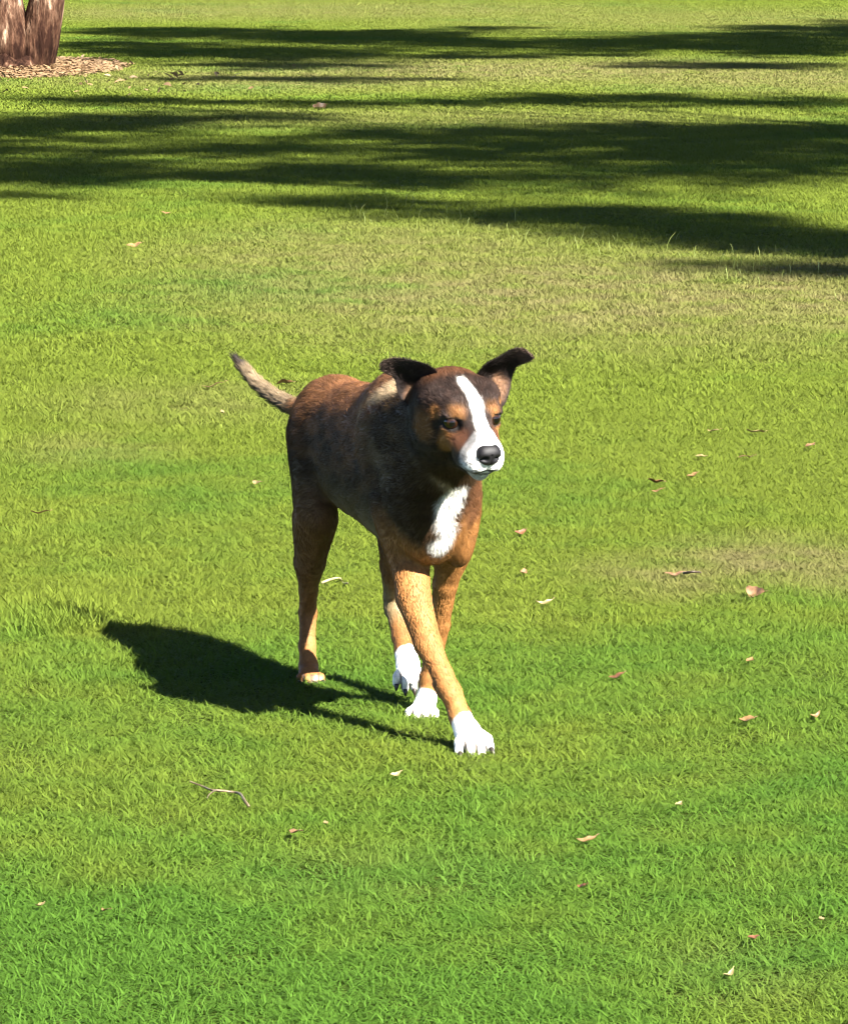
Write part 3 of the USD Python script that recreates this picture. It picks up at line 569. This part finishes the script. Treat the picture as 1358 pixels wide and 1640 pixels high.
UsdShade.MaterialBindingAPI.Apply(cv.GetPrim()).Bind(UsdShade.Material.Get(stage, L + 'dog_fur'))
cv.GetPrim().SetCustomDataByKey('kind', 'stuff')

# ------------------------------------------------------------------ turf
rng = np.random.default_rng(21)
def blades(n, rad, hmin, hmax, wid, segs, lean):
    V, F = [], []
    for _ in range(n):
        r = rad * math.sqrt(rng.random()); a = rng.random() * 6.283; x, y = r * math.cos(a), r * math.sin(a)
        h = rng.uniform(hmin, hmax); w = wid * rng.uniform(0.6, 1.3); d = rng.random() * 6.283; ln = rng.uniform(*lean)
        dx, dy = math.cos(d), math.sin(d); tw = rng.uniform(-0.9, 0.9); sx, sy = -math.sin(d + tw), math.cos(d + tw)
        o = len(V)
        for k in range(segs + 1):
            t = k / segs
            px, py, pz = x + dx * h * ln * t ** 1.5, y + dy * h * ln * t ** 1.5, h * (t - 0.40 * min(ln, 1.9) * t * t / 1.2) - 0.002
            ww = w * (1 - t ** 1.6) * 0.5
            if k < segs: V += [(px - sx * ww, py - sy * ww, pz), (px + sx * ww, py + sy * ww, pz)]
            else: V.append((px, py, pz))
        for k in range(segs - 1): F += [(o + 2 * k, o + 2 * k + 1, o + 2 * k + 3), (o + 2 * k, o + 2 * k + 3, o + 2 * k + 2)]
        F.append((o + 2 * segs - 2, o + 2 * segs - 1, o + 2 * segs))
    return np.array(V), np.array(F)
def turf(name, label, protos, pos, scale):
    pi = UsdGeom.PointInstancer.Define(stage, '/World/' + name)
    tg = []
    for i, (v, f) in enumerate(protos):
        pth = f'/World/{name}/tuft' + (f'_{i:03d}' if i else '')
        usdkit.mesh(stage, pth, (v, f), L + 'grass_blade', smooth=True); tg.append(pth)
    pi.CreatePrototypesRel().SetTargets(tg)
    n = len(pos)
    pi.CreateProtoIndicesAttr(Vt.IntArray.FromNumpy(rng.integers(0, len(protos), n).astype(np.int32)))
    pi.CreatePositionsAttr(Vt.Vec3fArray.FromNumpy(pos.astype(np.float32)))
    a = rng.random(n) * np.pi
    pi.CreateOrientationsAttr(Vt.QuathArray([Gf.Quath(float(np.cos(t)), 0, 0, float(np.sin(t))) for t in a]))
    pi.CreateScalesAttr(Vt.Vec3fArray.FromNumpy(scale.astype(np.float32)))
    tag(pi.GetPrim(), label, 'grass', kind='stuff')
def scatter(y0, y1, cell, margin):
    out = []
    for y in np.arange(y0, y1, cell):
        w = 0.097 * y * 1.02 + margin
        x = np.arange(-w, w, cell); p = np.stack([x, np.full(len(x), y)], 1) + rng.uniform(-0.5, 0.5, (len(x), 2)) * cell
        out.append(p)
    return np.vstack(out)
def hgt(p, seed=0):
    return 0.78 + 0.55 * meshkit.fbm(np.c_[p * 2.2, np.zeros(len(p))], 3, 40 + seed)
p = scatter(4.6, 14.2, 0.066, 1.2); p = p[rng.random(len(p)) > np.clip((p[:, 1] - 11.2) / 3.0, 0, 1)]
s = hgt(p) * rng.uniform(0.85, 1.2, len(p))
for (c, sc) in PAWS[:3]:
    near = np.linalg.norm(p - c[:2] - np.array([0.01, -0.03]), axis=1); s = np.where(near < 0.045, s * 0.4, s)
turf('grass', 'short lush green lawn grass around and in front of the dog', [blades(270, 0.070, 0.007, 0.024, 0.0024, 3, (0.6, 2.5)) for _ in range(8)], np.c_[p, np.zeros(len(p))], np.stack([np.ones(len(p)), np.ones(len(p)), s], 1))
p = scatter(10.8, 29, 0.15, 1.5); p = p[(rng.random(len(p)) < (p[:, 1] - 10.6) / 3.0) & (rng.random(len(p)) > (p[:, 1] - 25) / 4.0)]
s = hgt(p) * rng.uniform(0.8, 1.25, len(p))
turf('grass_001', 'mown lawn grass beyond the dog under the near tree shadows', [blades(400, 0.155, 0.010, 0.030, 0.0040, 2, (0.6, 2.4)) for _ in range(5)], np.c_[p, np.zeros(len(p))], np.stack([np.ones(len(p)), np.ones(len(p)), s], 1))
p = scatter(24.6, 64, 0.32, 2.0); p = p[rng.random(len(p)) < (p[:, 1] - 24.5) / 4.0]
dl = np.sqrt(((p[:, 0] - LITTER[0][0]) / LITTER[1]) ** 2 + ((p[:, 1] - LITTER[0][1]) / LITTER[2]) ** 2)
p = p[dl > rng.uniform(0.75, 1.05, len(p))]
s = hgt(p) * rng.uniform(0.8, 1.25, len(p))
turf('grass_002', 'distant pale lawn grass behind the tree with two trunks', [blades(420, 0.32, 0.012, 0.030, 0.0085, 2, (0.6, 2.2)) for _ in range(4)], np.c_[p, np.zeros(len(p))], np.stack([np.ones(len(p)), np.ones(len(p)), s], 1))
p = np.array([on_ground(rng.normal(90, 55), rng.normal(992, 16))[:2] for _ in range(90)])
turf('long_grass', 'slightly longer tuft of lawn grass at the left behind the dog', [blades(26, 0.035, 0.022, 0.050, 0.0028, 3, (0.3, 1.2)) for _ in range(3)], np.c_[p, np.zeros(len(p))], np.ones((len(p), 3)) * rng.uniform(0.75, 1.15, (len(p), 1)))
# taller seed stalks along the shadow edge
V = []
for k in range(80):
    px = rng.uniform(560, 1350); py = np.interp(px, [560, 680, 900, 1350], [345, 350, 395, 445]) + rng.normal(0, 16)
    g = on_ground(px, py); h = rng.uniform(0.025, 0.055) * (1.5 if k % 11 == 0 else 1); d = rng.normal(0, 0.3, 2)
    V.append(tube(spline([g, g + np.array([d[0] * h * 0.3, d[1] * h * 0.3, h * 0.6]), g + np.array([d[0] * h, d[1] * h, h])], 4), [0.0010, 0.0009, 0.0011, 0.0005], 4))
tag(part('tall_grass', merged(V), L + 'stalk', None), 'thin pale grass stalks standing up along the edge of the tree shadow', 'grass', kind='stuff')

# ------------------------------------------------------------------ trees
rng = np.random.default_rng(5)
def leaf_blade(ln, wd, seed):
    r = np.random.default_rng(seed); n = 5; t = np.linspace(0, 1, n); w = wd * np.sin(np.pi * t ** 0.8) * 0.5
    x = t * ln; z = -0.25 * ln * t * t; c = 0.15 * ln * np.sin(np.pi * t)
    return np.vstack([np.c_[x, c - w, z], np.c_[x, c + w, z]]), np.array([[i, i + 1, n + i + 1] for i in range(n - 1)] + [[i, n + i + 1, n + i] for i in range(n - 1)])
def sprig(seed):
    r = np.random.default_rng(seed); out = []
    for k in range(34):
        v, f = leaf_blade(r.uniform(0.10, 0.17), r.uniform(0.028, 0.042), seed)
        R = trimesh.transformations.euler_matrix(r.uniform(-0.6, 0.6), r.uniform(-0.2, 0.9), r.uniform(0, 6.28))[:3, :3]
        out.append((v @ R.T + r.normal(0, 1, 3) * np.array([0.11, 0.11, 0.06]), f))
    return merged(out)
SPRIGS = [sprig(100 + i) for i in range(4)]
def crown(parent, clumps, dens, sparse=[]):
    pos = []
    for k, (c, a, b, h) in enumerate(clumps + sparse):
        n = max(6, int((dens if k < len(clumps) else 8) * a * b * math.pi)); r = np.sqrt(rng.random(n)) ; t = rng.random(n) * 6.283
        w = 1 + 0.35 * np.sin(3 * t + c[0] * 7) * rng.uniform(0.3, 1, n)
        pos.append(np.asarray(c) + np.c_[a * r * np.cos(t) * w, b * r * np.sin(t) * w, rng.normal(0, h, n)])
    pos = np.vstack(pos); n = len(pos); path = str(parent.GetPath()) + '/crown'
    pi = UsdGeom.PointInstancer.Define(stage, path); tg = []
    for i, (v, f) in enumerate(SPRIGS):
        pth = f'{path}/sprig' + (f'_{i:03d}' if i else ''); usdkit.mesh(stage, pth, (v, f), L + 'gum_leaf', smooth=False); tg.append(pth)
    pi.CreatePrototypesRel().SetTargets(tg); pi.CreateProtoIndicesAttr(Vt.IntArray.FromNumpy(rng.integers(0, 4, n).astype(np.int32)))
    pi.CreatePositionsAttr(Vt.Vec3fArray.FromNumpy(pos.astype(np.float32))); a = rng.random(n) * np.pi
    pi.CreateOrientationsAttr(Vt.QuathArray([Gf.Quath(float(np.cos(x)), 0, 0, float(np.sin(x))) for x in a]))
    pi.CreateScalesAttr(Vt.Vec3fArray.FromNumpy(np.repeat(rng.uniform(0.8, 1.3, (n, 1)), 3, 1).astype(np.float32)))
    pi.GetPrim().SetCustomDataByKey('kind', 'stuff')
def limb(pts, radii, n=14, seed=0):
    S = spline(pts, 22); R = np.interp(np.linspace(0, 1, 22), np.linspace(0, 1, len(radii)), radii)
    ph = np.random.default_rng(seed).random(4) * 6
    return tube(S, R, n, True, lambda k, a: 1 + 0.10 * np.sin(2 * a + ph[0] + k * 0.25) + 0.06 * np.sin(5 * a + ph[1] - k * 0.3))
def branches(fork, clumps, r0):
    out = []
    for c, a, b, h in clumps:
        c = np.asarray(c); d = c - fork
        mid = fork + d * 0.5 + np.array([rng.normal(0, 0.2), rng.normal(0, 0.2), 0.12 * np.linalg.norm(d)])
        out.append(tube(spline([fork, mid, c], 8), np.linspace(r0, 0.018, 8), 7))
    return merged(out)
# the tree in view: two trunks from one flared foot
tc = on_ground(30, 112); sc = tc[1] / FPX
def tp(px, z, dy=0.0): return np.array([(px - CX) * (tc[1] + dy) / FPX, tc[1] + dy, z])
tree = thing('gum_tree', 'gum tree with two mottled brown trunks rising from one flared base', 'tree')
foot = limb([tp(28, -0.06), tp(30, 0.06), tp(33, 0.14), tp(36, 0.22)], [0.36, 0.27, 0.20, 0.12], 18, 1)
t1 = limb([tp(14, 0.0), tp(8, 0.31), tp(0, 0.6, 0.05), tp(-30, 2.4, 0.2), tp(-130, 5.0, 0.5)], [0.22, 0.155, 0.14, 0.13, 0.10], 16, 2)
t2 = limb([tp(50, 0.0), tp(66, 0.25), tp(80, 0.56), tp(104, 1.2, 0.1), tp(190, 3.0, 0.2), tp(260, 5.2, 0.2)], [0.17, 0.095, 0.098, 0.10, 0.10, 0.08], 16, 3)
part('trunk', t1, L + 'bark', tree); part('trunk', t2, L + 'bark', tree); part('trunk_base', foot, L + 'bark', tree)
cl = [(tp(-130, 5.0, 0.5) + np.array([rng.normal(0, 1.2), rng.normal(0, 1.2), rng.uniform(0.6, 2.4)]), rng.uniform(0.5, 0.9), rng.uniform(0.5, 0.9), 0.25) for _ in range(7)]
cl2 = [(tp(230, 5.2, 0.2) + np.array([rng.normal(-0.4, 1.0), rng.normal(0, 1.2), rng.uniform(0.6, 2.4)]), rng.uniform(0.5, 0.9), rng.uniform(0.5, 0.9), 0.25) for _ in range(6)]
crown(tree, cl + cl2, 26); part('branch', branches(tp(-130, 5.0, 0.5), cl, 0.07), L + 'bark', tree); part('branch', branches(tp(260, 5.2, 0.2), cl2, 0.06), L + 'bark', tree)
# trees beside the field whose crowns shade the lawn. A clump over the lawn shades the spot that lies down-sun of it.
def over(px, py, hw, hh, h):
    g = on_ground(px, py); Yd = g[1]
    return (np.array([g[0] + SUN_H[0] * h / math.tan(SUN_EL), g[1] + SUN_H[1] * h / math.tan(SUN_EL), h]), hw * Yd / FPX, hh * Yd * Yd / (FPX * EYE_H), 0.12)
def spots(lst, hlo, hhi):
    return [over(*s, rng.uniform(hlo, hhi)) for s in lst]
near_r = spots([(760, 340, 90, 15), (900, 350, 110, 26), (1050, 362, 130, 30), (1230, 380, 120, 33), (1380, 402, 110, 34), (480, 322, 70, 12), (600, 330, 80, 13), (1180, 430, 80, 8), (1320, 438, 60, 11), (1150, 362, 120, 22)], 9.0, 11.5)
mid_r = spots([(1010, 258, 140, 24), (1180, 256, 130, 26), (1340, 248, 110, 26), (960, 212, 150, 15), (1150, 216, 150, 19), (1330, 212, 110, 14), (720, 245, 80, 11), (830, 228, 90, 15), (700, 212, 120, 11), (560, 214, 70, 8), (700, 285, 130, 8), (560, 275, 100, 8), (1480, 240, 80, 30), (1080, 238, 120, 14), (900, 285, 60, 5)], 9.0, 12.0)
mid_l = spots([(60, 200, 110, 18), (180, 198, 90, 13), (60, 282, 110, 18), (220, 284, 120, 15), (380, 280, 110, 14), (500, 282, 110, 12), (620, 290, 90, 12), (330, 238, 120, 9), (20, 312, 60, 5), (300, 190, 110, 5), (420, 187, 90, 6), (160, 160, 130, 5), (420, 165, 180, 5), (40, 262, 80, 8), (-120, 250, 120, 50)], 9.0, 12.0)
thin_r = spots([(820, 161, 150, 8), (1000, 160, 130, 9), (1250, 166, 130, 5), (660, 166, 100, 4)], 9.0, 12.0)
far_r = spots([(1300, 65, 150, 23), (1160, 70, 120, 18), (1030, 70, 100, 12), (930, 70, 80, 8), (1100, 104, 120, 7), (1230, 106, 90, 6), (960, 88, 70, 3), (1480, 62, 120, 30)], 11.0, 14.0)
far_l = spots([(180, 50, 90, 6), (320, 52, 120, 8), (480, 57, 110, 9), (640, 55, 120, 9), (180, 75, 90, 9), (320, 82, 120, 10), (460, 85, 110, 8), (600, 62, 120, 9), (760, 68, 80, 8), (420, 104, 130, 4), (330, 126, 120, 3), (560, 128, 150, 4), (750, 92, 120, 3), (780, 45, 60, 3)], 11.0, 14.0)
SPARSE = dict(l=spots([(300, 225, 300, 38), (120, 262, 200, 26), (520, 245, 220, 34), (150, 180, 200, 22), (640, 290, 240, 20)], 10.0, 12.0), f=spots([(330, 68, 260, 26), (620, 75, 240, 22), (450, 100, 260, 12), (850, 75, 160, 16)], 11.5, 14.0), m=spots([(1050, 300, 280, 16), (800, 235, 220, 40), (1250, 165, 180, 12)], 10.0, 12.0))
def shade_tree(base, height, label, clumps, sparse=()):
    t = thing('gum_tree', label, 'tree'); b = np.array([*base, 0.0])
    ctr = np.mean([c[0] for c in clumps], 0); top = np.array([b[0] * 0.75 + ctr[0] * 0.25, b[1] * 0.75 + ctr[1] * 0.25, height])
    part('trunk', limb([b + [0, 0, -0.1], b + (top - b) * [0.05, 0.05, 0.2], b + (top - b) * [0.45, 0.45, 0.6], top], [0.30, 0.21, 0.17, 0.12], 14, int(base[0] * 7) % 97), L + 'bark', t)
    ext = [(top + np.array([rng.normal(2.6, 0.6), rng.normal(0.5, 1.0), rng.uniform(0.5, 2.5)]), rng.uniform(0.5, 0.9), rng.uniform(0.6, 1.1), 0.25) for _ in range(6)]
    crown(t, clumps + ext, 33, list(sparse)); part('branch', branches(top, clumps + ext, 0.06), L + 'bark', t)
shade_tree((11.5, 7.0), 7.6, 'gum tree nearest on the right outside the picture, shading the near lawn', near_r)
shade_tree((13.0, 13.5), 7.8, 'gum tree second on the right outside the picture, shading the middle lawn', mid_r, SPARSE['m'])
shade_tree((10.0, 19.0), 7.8, 'gum tree standing behind the second tree on the right, outside the picture', mid_l + thin_r, SPARSE['l'])
shade_tree((17.0, 30.0), 9.0, 'tall gum tree far right outside the picture, shading the distant lawn', far_r)
shade_tree((13.0, 38.0), 9.0, 'tall gum tree farthest away outside the picture on the right', far_l, SPARSE['f'])

# ------------------------------------------------------------------ leaf litter at the foot of the tree
rng = np.random.default_rng(11); V = []
for k in range(5200):
    r = math.sqrt(rng.random()); a = rng.random() * 6.283
    c = np.array([LITTER[0][0] + LITTER[1] * r * math.cos(a), LITTER[0][1] + LITTER[2] * r * math.sin(a), rng.uniform(0.006, 0.025) + 0.04 * (1 - r)])
    v, f = leaf_blade(rng.uniform(0.03, 0.075), rng.uniform(0.012, 0.022), 0)
    R = trimesh.transformations.euler_matrix(rng.normal(0, 0.25), rng.normal(-0.05, 0.2), rng.random() * 6.28)[:3, :3]; V.append((v @ R.T + c, f))
for k in range(70):
    c = on_ground(rng.uniform(-20, 480) * rng.uniform(0.5, 1), rng.uniform(118, 150) - 25 * (k % 3 == 0), 0.02); v, f = leaf_blade(rng.uniform(0.05, 0.10), rng.uniform(0.02, 0.03), 0)
    R = trimesh.transformations.euler_matrix(rng.normal(0.4, 0.4), rng.normal(-0.1, 0.4), rng.random() * 6.28)[:3, :3]; V.append((v @ R.T + c, f))
usdkit.material(stage, L + 'litter', {'g': ('geometry', {}), 'r': ('rgb_ramp', {'ramp': [(0.0, (0.13, 0.08, 0.035)), (0.3, (0.30, 0.21, 0.095)), (0.8, (0.42, 0.32, 0.16)), (1.0, (0.55, 0.47, 0.30))]}), 'bs': ('principled_bsdf', {'roughness': 0.7})},
                [('g.random_per_island', 'r.fac'), ('r.color', 'bs.base_color')], surface='bs.BSDF')
tag(part('leaf_litter', merged(V), L + 'litter', None, False), 'carpet of dry tan leaf litter around the foot of the gum tree', 'leaf litter', kind='stuff')

# ------------------------------------------------------------------ fallen leaves and twigs on the lawn
def fallen(px, py, size, ang, mat, label, wide=0.3, curl=0.5, lift=0.014, tilt=0.3, name='fallen_leaf', cat='leaf'):
    g = on_ground(px, py, lift); ln = 0.9 * size * g[1] / FPX; r = np.random.default_rng(int(px * 7 + py)); n, m = 12, 5
    t = np.linspace(-0.5, 0.5, n); w = ln * wide * 0.5 * np.clip(np.cos(t * np.pi) , 0, 1) ** 0.75 * (1 + 0.12 * np.sin(t * 17 + r.random() * 6)); v = np.linspace(-1, 1, m)
    x = np.repeat(t * ln, m).reshape(n, m); y = w[:, None] * v[None]; y = y + (0.16 * ln * (t ** 2 * 4 - 0.3))[:, None]
    z = curl * 0.5 * np.abs(w[:, None] * v[None]) + (curl * 0.45 * ln * t * t)[:, None] + 0.04 * ln * np.sin(t * 9 + r.random() * 6)[:, None]
    S = np.stack([x, y, z], -1).reshape(-1, 3); th = np.array([0, 0, 0.0005])
    V = np.vstack([S + th, S - th]); o = n * m; F = []
    for i in range(n - 1):
        for j in range(m - 1):
            a = i * m + j; F += [[a, a + m, a + m + 1], [a, a + m + 1, a + 1], [o + a, o + a + m + 1, o + a + m], [o + a, o + a + 1, o + a + m + 1]]
    R = trimesh.transformations.euler_matrix(0.35 + r.normal(0, tilt), -0.1 + r.normal(0, tilt * 0.5), ang)[:3, :3]
    st = tube(spline([[0.5 * ln, 0.11 * ln, 0.1 * ln * curl], [0.56 * ln, 0.14 * ln, 0.12 * ln * curl], [0.64 * ln, 0.15 * ln, 0.12 * ln * curl]], 4), [0.0009, 0.0008, 0.0007, 0.0006], 5)
    V, F = merged([(V, np.array(F)), st])
    x_ = thing(name, label, cat, None, g)
    part('leaf_blade', (V @ R.T, F), L + mat, x_)
FALL = [(1212, 692, 44, 0.5, 'leaf_pale', 'long pale curled leaf tilting up to the right, upper right of the lawn', 0.2, 0.9),
 (1194, 731, 34, 0.15, 'leaf_brown', 'brown flat leaf just below the long pale curled leaf', 0.3, 0.3),
 (1142, 690, 26, -0.6, 'leaf_pale', 'small cream leaf to the left of the long pale curled leaf', 0.25, 0.8),
 (1110, 762, 22, 0.3, 'leaf_tan', 'small tan crumpled leaf between the curled brown pair and the brown flat leaf', 0.5, 1.0),
 (1050, 772, 30, 0.1, 'leaf_brown', 'dark brown curled leaf right of the dog\'s muzzle', 0.45, 1.0),
 (1053, 786, 22, -0.2, 'leaf_tan', 'small tan leaf touching the lower edge of the dark brown curled leaf', 0.35, 0.6),
 (1298, 713, 22, 0.6, 'leaf_pink', 'small pinkish leaf at the far right of the upper lawn', 0.5, 0.5),
 (1122, 731, 20, 0.0, 'leaf_pale', 'tiny yellowish leaf scrap above the tan crumpled leaf', 0.6, 0.6),
 (834, 852, 24, 0.5, 'leaf_brown', 'reddish brown leaf just right of the dog\'s chest', 0.35, 0.5),
 (838, 916, 24, 1.2, 'leaf_pink', 'pinkish brown leaf right of the dog\'s forelegs', 0.35, 0.7),
 (1080, 919, 36, 0.05, 'leaf_pink', 'pink tan leaf lying beside a short dark stick', 0.28, 0.3),
 (1210, 949, 42, -0.75, 'leaf_pink', 'largest pinkish tan leaf, on the straw coloured patch at right', 0.45, 0.8),
 (872, 965, 32, 0.25, 'leaf_pale', 'pale narrow leaf lying right of the dog\'s crossed legs', 0.2, 0.9),
 (1197, 1153, 30, 0.1, 'leaf_tan', 'broad tan leaf on lush grass in the lower right half', 0.6, 0.6),
 (1305, 1146, 30, 0.9, 'leaf_tan', 'thin tan leaf near the right edge beside the broad tan leaf', 0.2, 0.8),
 (988, 1083, 30, 0.1, 'leaf_brown', 'dull brown leaf sunk in the grass right of the forward paw', 0.4, 0.5),
 (1201, 1057, 18, 0.8, 'leaf_tan', 'small orange tan leaf between the largest pinkish leaf and the broad tan leaf', 0.5, 0.5),
 (64, 821, 36, 0.1, 'leaf_tan', 'tan leaf on its own near the left edge of the lawn', 0.22, 0.8),
 (411, 773, 22, -0.8, 'leaf_pale', 'small whitish leaf left of the dog\'s hindquarters', 0.35, 0.7),
 (341, 617, 44, 0.1, 'leaf_tan', 'long orange tan leaf left of the dog\'s tail', 0.18, 0.5),
 (456, 612, 30, 0.0, 'leaf_tan', 'tan leaf lying just above the root of the tail', 0.35, 0.5),
 (355, 660, 22, 1.5, 'leaf_pale', 'pale leaf standing upright in grass below the tail', 0.3, 0.7),
 (472, 1332, 34, -1.0, 'leaf_pink', 'pink brown leaf in the foreground grass below the curved grey twig', 0.32, 0.4),
 (521, 1318, 20, 1.4, 'leaf_pale', 'small white leaf scrap beside the pink brown foreground leaf', 0.35, 0.5),
 (634, 1240, 22, 0.3, 'leaf_pale', 'small pale leaf scrap below the front paws', 0.3, 0.6),
 (65, 1450, 24, 0.9, 'leaf_pale', 'pale straw leaf in the lower left corner of the lawn', 0.3, 0.9),
 (168, 1458, 30, -1.0, 'leaf_tan', 'narrow dry tan leaf right of the straw leaf in the lower left', 0.15, 0.6),
 (940, 1345, 38, 0.15, 'leaf_tan', 'reddish tan leaf in the middle of the lower right foreground', 0.25, 0.7),
 (932, 1420, 22, -0.7, 'leaf_brown', 'small brown leaf below the reddish tan foreground leaf', 0.35, 0.9),
 (1087, 1288, 18, 0.8, 'leaf_pale', 'tiny pale scrap above and right of the reddish tan foreground leaf', 0.4, 0.7),
 (1168, 1560, 34, 0.9, 'leaf_pale', 'pale straw leaf near the bottom right corner', 0.2, 0.9),
 (1206, 1502, 20, 0.2, 'leaf_brown', 'small dark brown leaf above the straw leaf at bottom right', 0.5, 0.6),
 (1315, 1472, 16, 1.2, 'leaf_pale', 'tiny white leaf scrap close to the right edge in the foreground', 0.5, 0.6),
 (215, 393, 28, 0.1, 'leaf_tan', 'broad tan leaf in sun just in front of the left tree shadow', 0.4, 0.7),
 (265, 341, 16, 0.2, 'leaf_tan', 'small tan leaf close to the edge of the left tree shadow', 0.5, 0.6),
 (512, 170, 26, 0.0, 'leaf_tan', 'distant tan leaf between the bands of tree shadow', 0.5, 0.5)]
for a in FALL: fallen(*a[:6], wide=a[6] * 1.25, curl=a[7])
def twig(pts, r, mat, label, fork=None):
    g = on_ground(*pts[0], 0.02); P = [on_ground(x, y, 0.012 + 0.006 * (k % 2)) - g for k, (x, y) in enumerate(pts)]
    S = spline(P, 14); rr = np.linspace(r, r * 0.55, 14); ms = [tube(S, rr, 7, True, lambda k, a: 1 + 0.15 * np.sin(3 * a + k))]
    if fork: 
        F_ = [on_ground(x, y, 0.024) - g for x, y in fork]; ms.append(tube(spline(F_, 6), np.linspace(r * 0.6, r * 0.3, 6), 6))
    t = thing('twig', label, 'twig', None, g); part('stem', merged(ms), L + mat, t)
twig([(399, 1292), (388, 1276), (366, 1268), (345, 1266), (320, 1258), (304, 1252)], 0.0025, 'twig_grey', 'curved grey brown twig in the grass at lower left', [(345, 1266), (336, 1272), (332, 1279)])
twig([(515, 934), (530, 928), (545, 927), (557, 934)], 0.0030, 'twig_pale', 'pale curved twig lying behind the standing hind leg')
twig([(1095, 918), (1108, 916), (1122, 917)], 0.0032, 'twig_dark', 'short dark stick next to the pink tan leaf at right')
